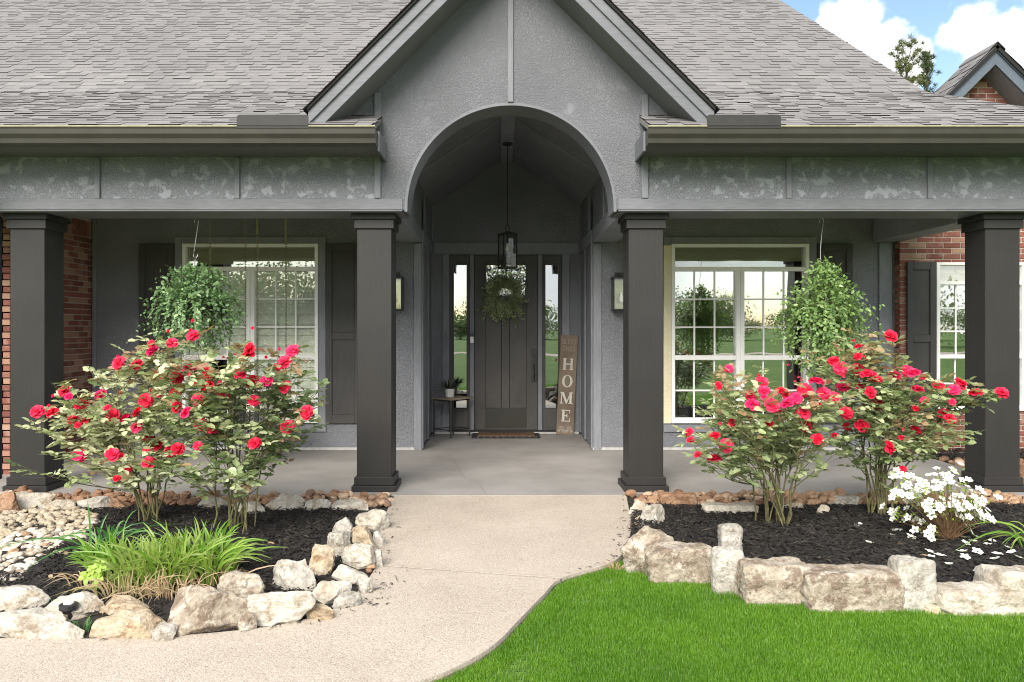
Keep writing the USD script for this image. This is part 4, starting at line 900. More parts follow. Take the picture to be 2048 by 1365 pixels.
# side table with a potted plant, left of the door
tz = .60
tc = [G(x, y)[:2] for x, y in [(865, 872), (899, 875.5), (940, 867), (906, 865)]]
tb = thing('side_table', (np.mean([c[0] for c in tc]), np.mean([c[1] for c in tc]), 0), 'small wood topped side table with black metal legs left of the door', 'side table')
tp = Polygon([Xy for Xy in [P(861, 797, 10.85)[:2], P(902, 800, 10.62)[:2], P(946, 795, 10.95)[:2], P(906, 795, 11.08)[:2]]])
zt_ = .525
tops = MB().slab(tp, zt_, zt_ + .026)
put('table_top', tops, M['table_wood'], tb)
legs = [np.array(c) for c in tp.buffer(-.03, join_style=2).exterior.coords[:4]]
for c in legs: put('leg', MB().box(c[0] - .010, c[0] + .010, c[1] - .010, c[1] + .010, 0, zt_ - .001, .002), M['black_metal'], tb)
for i in range(4):
    c, d = legs[i], legs[(i + 1) % 4]
    put('rail', MB().tube([(*c, .11), (*d, .11)], .006, 4), M['black_metal'], tb)
    put('rail', MB().tube([(*c, zt_ - .012), (*d, zt_ - .012)], .007, 4), M['black_metal'], tb)
pc = np.array([Xa(899.5, 10.85), 10.85, zt_ + .027])
pp = thing('potted_plant', tuple(pc), 'dark spiky houseplant in a white pot on the side table', 'potted plant')
put('pot', MB().lathe([(0, 0), (.055, 0), (.062, .01), (.066, .115), (.058, .118), (.055, .10), (0, .10)], pc, 24), M['pot_white'], pp, smooth=40)
r2 = np.random.default_rng(3)
m = MB()
for i in range(110):
    a = r2.uniform(0, 6.283); l = r2.uniform(.10, .22); e = r2.uniform(.3, 1.3); d = np.array([math.cos(a) * math.cos(e), math.sin(a) * math.cos(e), math.sin(e)])
    p0 = pc + [0.02 * math.cos(a), .02 * math.sin(a), .10]; pts = bez(p0, p0 + d * l * .6 + (0, 0, .02), p0 + d * l - (0, 0, .02 * r2.random()), 4)
    m.raw(*tube(pts, [.004, .0045, .0035, .0005], 3))
put('foliage', m, M['potted_leaf'], pp)

# door mats
mt = thing('door_mat', (.1, 10.55, 0), 'brown coir doormat on a black patterned rug before the door', 'door mat')
y0, y1 = (EYE * F) / (877.5 - CY), (EYE * F) / (866.5 - CY)
put('rug', MB().slab(Polygon([(Xa(943, y0), y0), (Xa(1081, y0), y0), (Xa(1081, y0), y1), (Xa(943, y0), y1)]), .004, .014), M['mat_black'], mt)
put('coir_top', MB().slab(Polygon([(Xa(955, y0), y0 + .09), (Xa(1070, y0), y0 + .09), (Xa(1070, y0), y1 - .02), (Xa(955, y0), y1 - .02)]), .0145, .032), M['coir'], mt)
m = MB()
for x in np.linspace(-.40, .40, 10): m.box(.11 + x - .006, .11 + x + .006, y0 + .02, y0 + .07, .0142, .0158, .0005)
put('rug_stripe', m, M['letter_paint'], mt)
m = MB()
for i in range(9): m.tube([(.11 - .22 + i * .055, y0 + .28 + .05 * math.sin(i * 1.7), .0325), (.11 - .19 + i * .055, y0 + .42 + .05 * math.sin(i * 2.3), .0325)], .008, 4)
put('faded_print', m, M['mat_mark'], mt)

# porch swing on chains
def chain(p, q, link=.034):
    p, q = np.array(p, float), np.array(q, float); n = max(2, int(np.linalg.norm(q - p) / (link * .74))); d = unit(q - p); m = MB()
    a = unit(np.cross(d, [0, 1, .01])); b = np.cross(d, a)
    for i in range(n):
        c = p + (q - p) * (i + .5) / n; s = a if i % 2 else b
        pts = [c + d * link / 2 * math.cos(t) + s * link * .27 * math.sin(t) for t in np.linspace(0, 2 * math.pi, 9)]
        m.tube(pts, .0048, 4)
    return m
SY0, SY1, SXL, SXR, SZ = 8.15, 9.25, -3.0, -2.52, .50
sw = thing('porch_swing', ((SXL + SXR) / 2, (SY0 + SY1) / 2, SZ), 'black porch swing hanging on brass chains before the left window', 'porch swing')
seat = MB()
for i in range(5): put('seat_slat', MB().box(SXL + .02 + i * .095, SXL + .10 + i * .095, SY0, SY1, SZ, SZ + .02), M['black_metal'], sw)
for i in range(4): put('back_slat', MB().box(SXL - .06 - i * .03, SXL - .04 - i * .03, SY0, SY1, SZ + .10 + i * .11, SZ + .19 + i * .11), M['black_metal'], sw)
for yy in (SY0, SY1 - .05):
    put('arm', MB().box(SXL - .10, SXR + .06, yy, yy + .06, SZ + .24, SZ + .265).box(SXR - .04, SXR, yy + .01, yy + .05, SZ - .03, SZ + .24).box(SXL - .04, SXL, yy + .01, yy + .05, SZ - .03, SZ + .5).box(SXL - .04, SXR + .01, yy + .005, yy + .055, SZ - .05, SZ - .002), M['black_metal'], sw)
    yh = yy + .03
    a = (Xa(420, yh) if yy == SY0 else SXL, yh, 2.95); b = (Xa(515, yh) if yy == SY0 else SXR, yh, 2.95)
    put('chain', chain(a, (a[0], yh, SZ + .27)), M['chain_metal'], sw)
    put('chain', chain((b[0], yh, 2.50), (b[0], yh, SZ + .46)), M['chain_metal'], sw)
    put('chain', chain((b[0], yh, SZ + .46), (SXR + .05, yh, SZ + .26)).raw(*chain((b[0], yh, SZ + .46), (SXL + .1, yh, SZ + .26)).arrays()), M['chain_metal'], sw)
    put('spring', MB().tube([(b[0], yh, 2.95), (b[0], yh, 2.5)], .016, 8), M['chain_metal'], sw)

# wreath on the door
wc = np.array([Xa(1008, YD), YD - .03, Za(589, YD)]); R = .168
wr = thing('door_wreath', tuple(wc), 'round green leafy wreath hanging on the front door', 'wreath')
r3 = np.random.default_rng(11)
put('ring', MB().tube([wc + (R * math.cos(a), 0, R * math.sin(a)) for a in np.linspace(0, 2 * math.pi, 30)], .014, 6), M['twig'], wr)
put('hanger', MB().tube([wc + (-.03, .02, R), wc + (-.03, .045, R + .36)], .004, 4).tube([wc + (.03, .02, R), wc + (.03, .045, R + .36)], .004, 4).tube([wc + (-.10, .02, R - .02), wc + (-.085, .03, R + .2)], .003, 4).tube([wc + (.12, .02, R - .02), wc + (.10, .03, R + .2)], .003, 4), M['black_metal'], wr)
sprigs = []
for i in range(210):
    a = r3.uniform(0, 6.283); rad = R + r3.normal(0, .046); p = wc + np.array([rad * math.cos(a), r3.uniform(-.07, .02), rad * math.sin(a)])
    tang = np.array([-math.sin(a), 0, math.cos(a)]) * (1 if r3.random() < .75 else -1); out = np.array([math.cos(a), 0, math.sin(a)])
    d = unit(tang * .8 + out * r3.uniform(-.3, .8) + np.array([0, r3.uniform(-.6, .1), -.15])); L = r3.uniform(.08, .17)
    if a > 3.5 and r3.random() < .3: d = unit(d * .5 + np.array([r3.normal(0, .4), -.1, -.8])); L = .19
    sprigs.append((p, d, L))
for p, d, L in [(wc + (-.14, -.03, -.11), unit((-1, -.1, -.35)), .26), (wc + (-.19, -.03, -.14), unit((-.6, -.1, -1)), .24), (wc + (.10, -.03, -.15), unit((.3, -.1, -1)), .26), (wc + (.0, -.03, -.2), unit((-.1, -.1, -1)), .15)]: sprigs.append((p, d, L))
for p, d, L in sprigs:
    m = MB(); nl = int(L / .016); t = np.linspace(.1, 1, nl); side = unit(np.cross(d, [0, -1, .2]))
    pos = p + d * (t * L)[:, None] - np.array([0, 0, 1]) * (t**2 * L * .18)[:, None]
    sg = np.where(np.arange(nl) % 2, 1, -1)[:, None]
    dd = d * .6 + side * sg * .8 + r3.normal(0, .25, (nl, 3)); nn = np.array([0, -1, .5]) + r3.normal(0, .5, (nl, 3))
    m.raw(*leaves(pos, dd, nn, r3.uniform(.026, .048, nl), r3.uniform(.015, .024, nl)))
    m.raw(*tube(np.array([p, p + d * L * .5, p + d * L - (0, 0, L * .18)]), .0018, 3))
    put('sprig', m, M['wreath_leaf'], wr)
# ---------------------------------------------------------------- planting beds
def soil_z(x, y): return .012 - .038 * np.clip((y - 6.45) / .25, 0, 1) * (y < 7.2) + .03 * (meshkit.fbm(np.stack([x * 1.6, y * 1.6, x * 0 + 3.3], -1), 3, 5) - .5)
ledge_poly = Polygon(np.vstack([left_edge, [G(-260, 1272)[:2], G(-420, 1150)[:2], G(-420, 988)[:2]]])).buffer(0).buffer(-.004)
rb = [G(x, y)[:2] for x, y in [(1256, 988), (1266, 1040), (1262, 1070), (1256, 1110), (1300, 1130)]] + [P(x, 0, Y)[:2] for x, Y in [(1330, 5.08), (1430, 4.9), (1490, 4.78), (1620, 4.62), (1800, 4.55), (1880, 4.5), (2060, 4.5), (2300, 4.6), (2350, 7.05)]]
right_poly = Polygon(rb)
def bed(name, poly, lift, label):
    x0, y0, x1, y1 = poly.bounds; st = .03
    xs, ys = np.arange(x0, x1 + st, st), np.arange(y0, y1 + st, st); X, Yy = np.meshgrid(xs, ys)
    n = len(xs)
    import shapely
    dd = np.clip(shapely.distance(poly.boundary, shapely.points(X, Yy)) / .24, 0, 1); dd = dd * dd * (3 - 2 * dd); Z = -.014 + (soil_z(X, Yy) + lift(X, Yy) + .014) * dd
    inside = shapely.contains_xy(poly, X[:-1, :-1] + st / 2, Yy[:-1, :-1] + st / 2)
    j, i = np.nonzero(inside); a = j * n + i
    f = np.vstack([np.c_[a, a + 1, a + n + 1], np.c_[a, a + n + 1, a + n]])
    u, inv = np.unique(f, return_inverse=True)
    put(name, (np.stack([X.ravel(), Yy.ravel(), Z.ravel()], 1)[u], inv.reshape(-1, 3)), M['soil'], smooth=True, kind='structure', label=label, cat='planting bed')
liftL = lambda x, y: .045 * np.exp(-((y - 5.3) / 1.0)**2)
liftR = lambda x, y: .055 * np.exp(-((y - 5.5) / .9)**2) + .0
put('bed_soil', MB().slab(ledge_poly, -.12, -.012).slab(right_poly, -.12, -.012), M['soil'], kind='structure', label='dark earth under the planting beds', cat='soil')
bed('left_bed', ledge_poly, liftL, 'dark mulched bed on the left of the path')
bed('right_bed', right_poly, liftR, 'dark mulched bed on the right of the path')
side_poly = Polygon([(5.03, 7.0), (7.6, 7.0), (7.6, 9.5), (4.98, 9.5)])
bed('side_bed', side_poly, lambda x, y: -.05 + .07 * np.clip((y - 8.7) / .8, 0, 1), 'bed of mulch before the brick wing beyond the last column')
import shapely
r4 = np.random.default_rng(21)
def scatter(poly, n, rg):
    x0, y0, x1, y1 = poly.bounds; out = np.zeros((0, 2))
    while len(out) < n:
        p = np.c_[rg.uniform(x0, x1, n), rg.uniform(y0, y1, n)]; out = np.vstack([out, p[shapely.contains_xy(poly, p[:, 0], p[:, 1])]])
    return out[:n]
# mulch: shredded bark
def shred(seed):
    r = np.random.default_rng(seed); L, W = r.uniform(.022, .06), r.uniform(.003, .0075); b = r.uniform(-.012, .012)
    c = np.array([(-L / 2, 0, 0), (0, b, r.uniform(0, .006)), (L / 2, b * .3, 0)]); w = np.array([W * .5, W, W * .3])
    v = np.vstack([c + np.c_[w * 0, w, w * .1], c - np.c_[w * 0, w, w * .1], c + np.c_[w * 0, w * 0, w * .8]])
    return v, np.array([(0, 1, 7), (0, 7, 6), (1, 2, 8), (1, 8, 7), (6, 7, 4), (6, 4, 3), (7, 8, 5), (7, 5, 4)])
pebble_zone = Polygon([G(x, y)[:2] for x, y in [(-420, 1000), (0, 1018), (150, 1024), (196, 1042), (172, 1085), (120, 1108), (75, 1140), (55, 1160), (-100, 1165), (-420, 1150)]])
strip_y = 6.46
strip = sbox(-7, strip_y, 7, 7.06)
mulch_L = ledge_poly.buffer(-.2).difference(pebble_zone).difference(sbox(-9, 6.62, 9, 8)); mulch_R = right_poly.difference(sbox(-9, 6.62, 9, 8)); mulch_S = side_poly.intersection(sbox(4, 8.75, 8, 9.6))
def mulch(name, poly, n, lift, label):
    p = scatter(poly, n, r4); z = soil_z(p[:, 0], p[:, 1]) + lift(p[:, 0], p[:, 1]) + r4.uniform(.002, .016, n)
    rot = np.c_[r4.normal(0, .35, n), r4.normal(0, .3, n), r4.uniform(0, 6.28, n)]
    instancer(name, [shred(i) for i in range(10)], [M['mulch']], r4.integers(0, 10, n), np.c_[p, z], rot, r4.uniform(.6, 1.35, n), label, 'mulch')
mulch('mulch', mulch_L, 9000, liftL, 'black shredded bark mulch in the left bed')
mulch('mulch', mulch_R, 15000, liftR, 'black shredded bark mulch in the right bed')
mulch('mulch', mulch_S, 3500, lambda x, y: -.05 + .07 * np.clip((y - 8.7) / .8, 0, 1), 'black shredded bark mulch before the brick wing')

# bits of bark and dirt that have washed out on to the path
lp = np.vstack([left_edge, right_edge[:70]]); k_ = r4.integers(4, len(lp) - 4, 260); pp0 = lp[k_] + r4.normal(0, .03, (260, 2)); dirn = np.array([-.9, 4.4]) - pp0; pp0 = pp0 + unit(dirn + [[1.0, 0]]) * np.abs(r4.normal(0, .13, (260, 1)))
ok = shapely.contains_xy(path_poly.buffer(-.015), pp0[:, 0], pp0[:, 1]); pp0 = pp0[ok]; nn_ = len(pp0)
instancer('bark_litter', [shred(40 + i) for i in range(6)], [M['mulch']], r4.integers(0, 6, nn_), np.c_[pp0, np.full(nn_, .001)], r4.uniform(0, 6.28, nn_), r4.uniform(.25, .8, nn_), 'scattered crumbs of bark lying on the path along the beds', 'litter')
# stones
ICO = {k: trimesh.creation.icosphere(subdivisions=k) for k in (1, 2, 3, 4)}
def rock_mesh(size, seed, boxy=.5, cuts=9, rough=.05, sub=3):
    r = np.random.default_rng(seed); d = ICO[sub].vertices.copy(); p = 2 + boxy * 6
    v = d / (np.abs(d)**p).sum(1, keepdims=True)**(1 / p)
    for _ in range(cuts):
        n = unit(r.normal(0, 1, 3) * [1, 1, .8]); k = r.uniform(.62, .95) if boxy < 1 else r.uniform(.80, .96) * np.max(v @ n)
        h = v @ n - k; v = v - np.maximum(h, 0)[:, None] * n
    sc = np.array(size) / 2; s0 = float(np.min(size))
    v = v / np.abs(v).max(0)
    w = v * sc
    q = w / max(s0, .06) * 1.4
    w = w + unit(w) * ((meshkit.fbm(q * 1.6 + seed, 3, seed) - .5) * rough * 3.2 * s0)[:, None] + unit(w) * ((meshkit.fbm(q * 5 + seed * 2, 3, seed + 9) - .5) * rough * 1.6 * s0)[:, None]
    if sub > 2:                                   # ledges, chipped edges and pits
        lay = meshkit.fbm(np.c_[q[:, :2] * .9, q[:, 2] * 5.5] + seed, 2, seed + 3); w = w + unit(w * [1, 1, .2]) * ((np.abs(lay - .5) * 2 - .3) * rough * .9 * s0)[:, None]
        pit = meshkit.noise(q * 6 + seed, seed + 5); w = w - unit(w) * (np.clip(pit - .72, 0, 1) * rough * 3.0 * s0)[:, None]
    lo, hi = w.min(0), w.max(0)
    return (w - lo) / (hi - lo) * np.array(size) - np.array([size[0] / 2, size[1] / 2, 0])
def rock(bb, label, m, zg=0.0, deep=.7, boxy=.4, cuts=9, rough=.05, rot=0., tilt=0., seed=None, sink=.05, cat='stone', group=None):
    """A boulder whose silhouette fills the photo box bb, standing on level zg."""
    x0, y0, x1, y1 = bb
    Yf = (EYE - zg) * F / (y1 - CY); w = (x1 - x0) * Yf / F; d = max(.05, w * deep); Yc = Yf + d * .45; w = (x1 - x0) * (Yf + d * .25) / F
    zt = max(EYE - (y0 - CY) * (Yf + d * .55) / F, zg + .03); sink = max(sink, .42 * (zt - zg)) if boxy < 1 else sink; h = zt - zg + sink
    sd = seed if seed is not None else int(x0 * 7 + y0 * 13) % 9973
    v = rock_mesh((w, d, h), sd, boxy, cuts if boxy >= 1 else cuts + 5, rough * 1.15, sub=4)
    if tilt: c, s = math.cos(tilt), math.sin(tilt); v = np.c_[v[:, 0] * c - v[:, 2] * s, v[:, 1], v[:, 0] * s + v[:, 2] * c]
    if rot: c, s = math.cos(rot), math.sin(rot); v = np.c_[v[:, 0] * c - v[:, 1] * s, v[:, 0] * s + v[:, 1] * c, v[:, 2]]
    b = np.array([Xa((x0 + x1) / 2, Yf + d * .25), Yc, zg - sink])
    put('boulder', (v + b, ICO[4].faces), M[m], smooth=28, label=label, cat=cat, group=group, base=b)
W_, G_, T_, B_, N_ = 'stone_white', 'stone_grey', 'stone_tan', 'stone_block', 'stone_brown'
for a in [
  ((-25, 1167, 92, 1236), 'large white faceted rock at the far left behind the long flat one', W_, dict(deep=.8, boxy=.3, cuts=12)),
  ((-40, 1218, 124, 1276), 'long flat whitish rock at the left edge of the photo along the path', W_, dict(deep=.55, boxy=.3)),
  ((80, 1187, 199, 1250), 'broad pale rock behind the small black path light', W_, dict(deep=.7, boxy=.35)),
  ((95, 1241, 160, 1277), 'thin white wedge of stone in front of the black path light', W_, dict(deep=.5, boxy=.2, tilt=-.2)),
  ((183, 1193, 305, 1243), 'flat tan stone under the grassy clump', T_, dict(deep=.6, boxy=.3)),
  ((169, 1218, 328, 1277), 'long curved tan stone at the path left of the biggest boulder', T_, dict(deep=.42, boxy=.3, tilt=.12)),
  ((326, 1168, 497, 1270), 'biggest boulder of the left bed, brown pitted front and white top', B_, dict(deep=.75, boxy=.45, cuts=10)),
  ((436, 1140, 534, 1216), 'grey brown rock standing behind the biggest boulder', B_, dict(deep=.6, boxy=.4)),
  ((534, 1116, 634, 1196), 'blocky white boulder with a grey smooth face', G_, dict(deep=.8, boxy=.45)),
  ((489, 1173, 640, 1248), 'long white pitted stone with dark holes along the path curve', W_, dict(deep=.5, boxy=.3, tilt=.16)),
  ((621, 1162, 700, 1207), 'flat pointed stone at the outer curve of the path', W_, dict(deep=.6, boxy=.3)),
  ((611, 1090, 668, 1166), 'upright cream stone beside the blocky white boulder', T_, dict(deep=.8, boxy=.35)),
  ((656, 1130, 736, 1171), 'white stone mottled with grey holes at the path curve', W_, dict(deep=.6, boxy=.35)),
  ((648, 1062, 700, 1132), 'grey rounded stone in the inner row of the right end of the left bed', G_, dict(deep=.9, boxy=.3)),
  ((680, 1085, 750, 1142), 'smooth pale slab leaning in front of the grey rounded stone', W_, dict(deep=.7, boxy=.4)),
  ((660, 1031, 709, 1090), 'small grey pointed stone behind the grey rounded stone', G_, dict(deep=.8, boxy=.25)),
  ((704, 1050, 755, 1110), 'striped tan stone beside the path', T_, dict(deep=.9, boxy=.35)),
  ((708, 1015, 777, 1064), 'round cream stone at the path below the left middle column', W_, dict(deep=.9, boxy=.3)),
  ((655, 1000, 738, 1028), 'low cream stone in the back row next to the round one', W_, dict(deep=.6)),
  ((606, 996, 660, 1028), 'bright white stone second from the right in the back row', W_, dict(deep=.8)),
  ((528, 988, 608, 1026), 'big bright white stone in the middle of the back row', W_, dict(deep=.6, boxy=.3)),
  ((461, 1003, 533, 1033), 'pale stone behind the stems of the second left rose bush', W_, dict(deep=.7)),
  ((384, 994, 452, 1022), 'pale stone between the two left rose bushes', W_, dict(deep=.7)),
  ((198, 996, 258, 1022), 'reddish stone behind the first left rose bush', N_, dict(deep=.7)),
  ((145, 993, 231, 1023), 'long mottled grey stone left of the first rose bush', G_, dict(deep=.45, tilt=.08)),
  ((91, 1001, 146, 1028), 'smooth round white stone by the left end column', W_, dict(deep=.8, cuts=4, rough=.03)),
  ((-60, 978, 96, 1028), 'broad limestone slab below the left end column', W_, dict(deep=.5, boxy=.6)),
  ((-20, 983, 37, 1024), 'striped brown rock lying on the limestone slab at the left edge', N_, dict(deep=.6, zg=.05)),
  ((86, 1101, 138, 1130), 'ochre stone at the edge of the white pebbles', T_, dict(deep=.7)),
  ((35, 1121, 92, 1138), 'thin grey brown stone at the front of the white pebbles', B_, dict(deep=.4)),
  ((16, 1134, 80, 1152), 'thin pale stone at the front of the white pebbles', W_, dict(deep=.4)),
  ((-30, 1056, 20, 1094), 'brown rock on the white pebbles at the left edge', T_, dict(deep=.7)),
  ((140, 1060, 184, 1098), 'flat pale flagstone between pebbles and mulch', W_, dict(deep=.9, boxy=.6)),
  ((-40, 1149, 47, 1177), 'flat pinkish slab at the left edge behind the white faceted rock', W_, dict(deep=.6, boxy=.5)),
  ((158, 1038, 214, 1064), 'flat pale flagstone at the back corner of the pebbles', W_, dict(deep=1.0, boxy=.6)),
  ((606, 1208, 668, 1240), 'small tan stone wedged between the long pitted stone and the path', T_, dict(deep=.7, boxy=.3)),
  ((664, 1186, 722, 1216), 'small flat pale stone lying right at the bend of the path', G_, dict(deep=.6, boxy=.3)),
  ((712, 1150, 746, 1186), 'small grey stone at the path below the striped tan one', G_, dict(deep=.8, boxy=.3)),
  ((742, 1098, 766, 1134), 'narrow grey stone at the path edge right of the striped tan one', G_, dict(deep=.9, boxy=.3)),
  ((300, 1246, 350, 1282), 'small grey stone between the curved tan stone and the biggest boulder', G_, dict(deep=.6, boxy=.3)),
  ((470, 1226, 512, 1262), 'small stained stone between the biggest boulder and the long pitted one', B_, dict(deep=.7, boxy=.3)),
  ((590, 1150, 630, 1184), 'small grey stone right of the blocky white boulder', G_, dict(deep=.8, boxy=.3)),
  ((742, 1062, 772, 1092), 'small pale stone under the round cream one beside the path', W_, dict(deep=.8, boxy=.3)),
  # right bed
  ((1256, 999, 1303, 1033), 'small white mossy stone by the path below the right middle column', W_, dict(deep=.9)),
  ((1281, 1007, 1332, 1064), 'dark grey angular stone near the path', G_, dict(deep=.8, boxy=.3, cuts=13)),
  ((1269, 1029, 1288, 1054), 'small orange stone beside the dark grey angular one', T_, dict(deep=.9)),
  ((1294, 1045, 1323, 1060), 'small grey stone under the dark grey angular one', G_, dict(deep=.9)),
  ((1240, 1051, 1356, 1148), 'big block with white top at the corner of path and lawn', B_, dict(deep=.6, boxy=.5, zg=-.025)),
  ((1294, 1087, 1430, 1166), 'wide brown stained block, second from the path along the lawn', B_, dict(deep=.5, boxy=1.3, cuts=3, zg=-.025)),
  ((1438, 1047, 1489, 1135), 'upright pillar stone standing among the blocks', G_, dict(deep=.8, boxy=1.0, cuts=7, zg=-.02)),
  ((1424, 1094, 1490, 1185), 'white mottled block in front of the pillar stone', G_, dict(deep=.55, boxy=1.1, cuts=5, zg=-.025)),
  ((1480, 1118, 1620, 1208), 'brown block with layered top right of the pillar stone', B_, dict(deep=.6, boxy=1.4, cuts=2, zg=-.025)),
  ((1605, 1132, 1821, 1222), 'longest white topped block along the lawn', B_, dict(deep=.4, boxy=1.4, cuts=3, zg=-.025)),
  ((1788, 1112, 1872, 1220), 'upright rounded stone beside the longest block', G_, dict(deep=.7, boxy=1.0, cuts=4, zg=-.025)),
  ((1870, 1168, 2046, 1228), 'flat pale slab right of the upright rounded stone', W_, dict(deep=.45, boxy=1.3, cuts=3, zg=-.025)),
  ((1971, 1135, 2150, 1222), 'tilted flat slab at the right edge of the photo', W_, dict(deep=.6, boxy=1.2, cuts=3, tilt=-.15, zg=-.025)),
  ((1848, 1208, 1914, 1226), 'small tan stone in the lawn under the flat pale slab', T_, dict(deep=.5, zg=-.025)),
  ((1319, 984, 1394, 1013), 'pinkish brown slab in the strip of river rock', N_, dict(deep=.4, boxy=1.2, cuts=3)),
  ((1406, 1006, 1518, 1038), 'flat white slab behind the right rose stems', W_, dict(deep=.35, boxy=1.2, cuts=3)),
  ((1656, 991, 1725, 1015), 'flat grey slab between the two right rose bushes', G_, dict(deep=.5, boxy=.6)),
  ((1632, 1009, 1660, 1037), 'small white stone right of the first right rose bush', W_, dict(deep=.9)),
  ((1560, 1004, 1626, 1024), 'pale grey stone behind the stems of the first right rose bush', W_, dict(deep=.5)),
]:
    bb, lab, m, kw = a; rock(bb, lab, m, **kw)

# river rock strips beside the porch floor
def small_stones(name, poly, n, size, m, label, group, cat, zf, one=260, flat=.7, score=None, stuff_label=''):
    pts = scatter(poly, n, r4)
    order = np.argsort(pts[:, 1] if score is None else score(pts)); pts = pts[order]
    protos = [rock_mesh((1, r4.uniform(.65, .95), flat * r4.uniform(.8, 1.1)), 400 + i, .2, 9, .05, sub=1) for i in range(10)]
    rest = MB()
    for i, p in enumerate(pts):
        s = r4.uniform(*size); a = r4.uniform(0, 6.28); c, sn = math.cos(a), math.sin(a); v = protos[r4.integers(0, 10)] * s; tl = r4.normal(0, .25)
        v = np.c_[v[:, 0], v[:, 1] * math.cos(tl) - v[:, 2] * math.sin(tl), v[:, 1] * math.sin(tl) + v[:, 2] * math.cos(tl)]
        v = np.c_[v[:, 0] * c - v[:, 1] * sn, v[:, 0] * sn + v[:, 1] * c, v[:, 2]]
        b = np.array([p[0], p[1], zf(p[0], p[1]) + r4.uniform(-.012, .022) * s / .07])
        if i < one: put(name, (v + b, ICO[1].faces), M[m], smooth=30, label=label, cat=cat, group=group, base=b)
        else: rest.raw(v + b, ICO[1].faces)
    if rest.n: put(name + '_field', rest, M[m], smooth=30, kind='stuff', label=stuff_label, cat=cat)
sL = Polygon([G(130, 985)[:2], G(788, 990)[:2], G(762, 1022)[:2], G(560, 1006)[:2], G(130, 1012)[:2]]).union(sbox(-6, 6.75, -3.6, 7.05))
sL = sbox(-6, 6.62, Xa(783, 6.9), 7.045)
small_stones('river_rock', sL, 560, (.055, .105), 'river_rock', 'rounded brown river rock in the strip left of the path', 'river rocks along the left half of the porch', 'river rock', lambda x, y: soil_z(x, y) + .0, one=150, score=lambda p: np.where(p[:, 0] > -3.9, -p[:, 0], 99), stuff_label='brown river rock along the left porch edge')
sR = sbox(Xa(1262, 6.9), 6.66, 5.9, 7.045)
small_stones('river_rock', sR, 560, (.055, .105), 'river_rock', 'rounded brown river rock in the strip right of the path', 'river rocks along the right half of the porch', 'river rock', lambda x, y: soil_z(x, y), one=150, score=lambda p: np.where(p[:, 0] < 4.7, p[:, 0], 99), stuff_label='brown river rock along the right porch edge')
sS = Polygon([(5.03, 7.0), (7.0, 7.0), (7.0, 8.8), (5.05, 8.95)])
small_stones('river_rock', sS, 900, (.06, .11), 'river_rock', 'rounded brown river rock beyond the porch floor by the brick wing', 'river rocks beside the brick wing', 'river rock', lambda x, y: soil_z(x, y) - .045, one=60, score=lambda p: p[:, 0], stuff_label='brown river rock beside the brick wing')
small_stones('limestone_pebble', pebble_zone, 2600, (.032, .072), 'lime_pebble', 'white limestone pebble at the left of the mulch bed', 'white pebbles at the left', 'pebble', lambda x, y: soil_z(x, y) + liftL(x, y) * .6 - .004, one=300, score=lambda p: np.where(p[:, 0] > -3.4, p[:, 1], 99), flat=.55, stuff_label='white limestone pebbles at the left')
cr = Polygon([G(x, y)[:2] for x, y in [(640, 1232), (560, 1252), (440, 1264), (330, 1272), (320, 1262), (440, 1255), (560, 1243), (636, 1224)]])
for (x, y, s) in [(488, 1236, .085), (498, 1244, .055), (474, 1249, .06), (462, 1253, .045), (437, 1256, .05), (428, 1258, .06), (742, 1139, .06), (738, 1146, .04)]:
    b = G(x, y, 0); v = rock_mesh((s, s * .8, s * .65), x, .12, 6, .05, sub=2) + b
    put('loose_stone', (v, ICO[2].faces), M['river_rock'], smooth=45, label='rounded orange brown stone lying between boulders and path', cat='stone', group='loose stones at the path edge', base=b)
# path light
b = G(133, 1249, 0)
zl = .095
pll = thing('path_light', (b[0], b[1] + .02, 0), 'small round black path light between the pale rocks', 'path light')
put('housing', MB().lathe([(0, 0), (.026, 0), (.030, zl - .03), (.045, zl - .022), (.046, zl), (.040, zl + .004), (0, zl + .004)], (b[0], b[1] + .02, 0), 24), M['dark_plastic'], pll, smooth=35)
put('lens', MB().lathe([(0, zl + .005), (.026, zl + .005), (.024, zl + .012), (0, zl + .014)], (b[0], b[1] + .02, 0), 20), M['letter_paint'], pll, smooth=35)
# ---------------------------------------------------------------- plants
def rose_flower(seed, size=1.0):
    r = np.random.default_rng(seed); m = MB(); na, nr = 5, 4
    for ring_, (k, tilt, R) in enumerate([(6, .25, .047), (6, .62, .043), (5, 1.0, .036), (4, 1.28, .026), (3, 1.45, .017)]):
        for i in range(k):
            a = i * 2 * math.pi / k + ring_ * .5 + r.normal(0, .12); tt = tilt + r.normal(0, .10); RR = R * r.uniform(.9, 1.1); V = []
            ca, sa = math.cos(a), math.sin(a)
            for j in range(nr):
                v = j / (nr - 1)
                for q in range(na):
                    u = q / (na - 1) * 2 - 1; wd = RR * .78 * math.sin(min(1, v * 1.25 + .12) * math.pi * .62) * (1 - .25 * v * v)
                    rad = RR * v * (1 - .12 * u * u * v); el = tt + .5 * (1 - v) - .35 * v * v + .18 * u * u
                    x, y, z = rad * math.cos(el) + .003, u * wd, rad * math.sin(el) + .007 * u * u * v + r.normal(0, .0012)
                    V.append((x * ca - y * sa, x * sa + y * ca, z + .004 * ring_))
            f = [t for j in range(nr - 1) for q in range(na - 1) for t in ((j * na + q, j * na + q + 1, (j + 1) * na + q + 1), (j * na + q, (j + 1) * na + q + 1, (j + 1) * na + q))]
            m.raw(V, f)
    return m.arrays()
ROSES = [rose_flower(i) for i in range(6)]
def axes(d, r):
    d = unit(d); a = unit(np.cross(d, [math.cos(r), math.sin(r), .3])); return np.stack([a, np.cross(d, a), d])
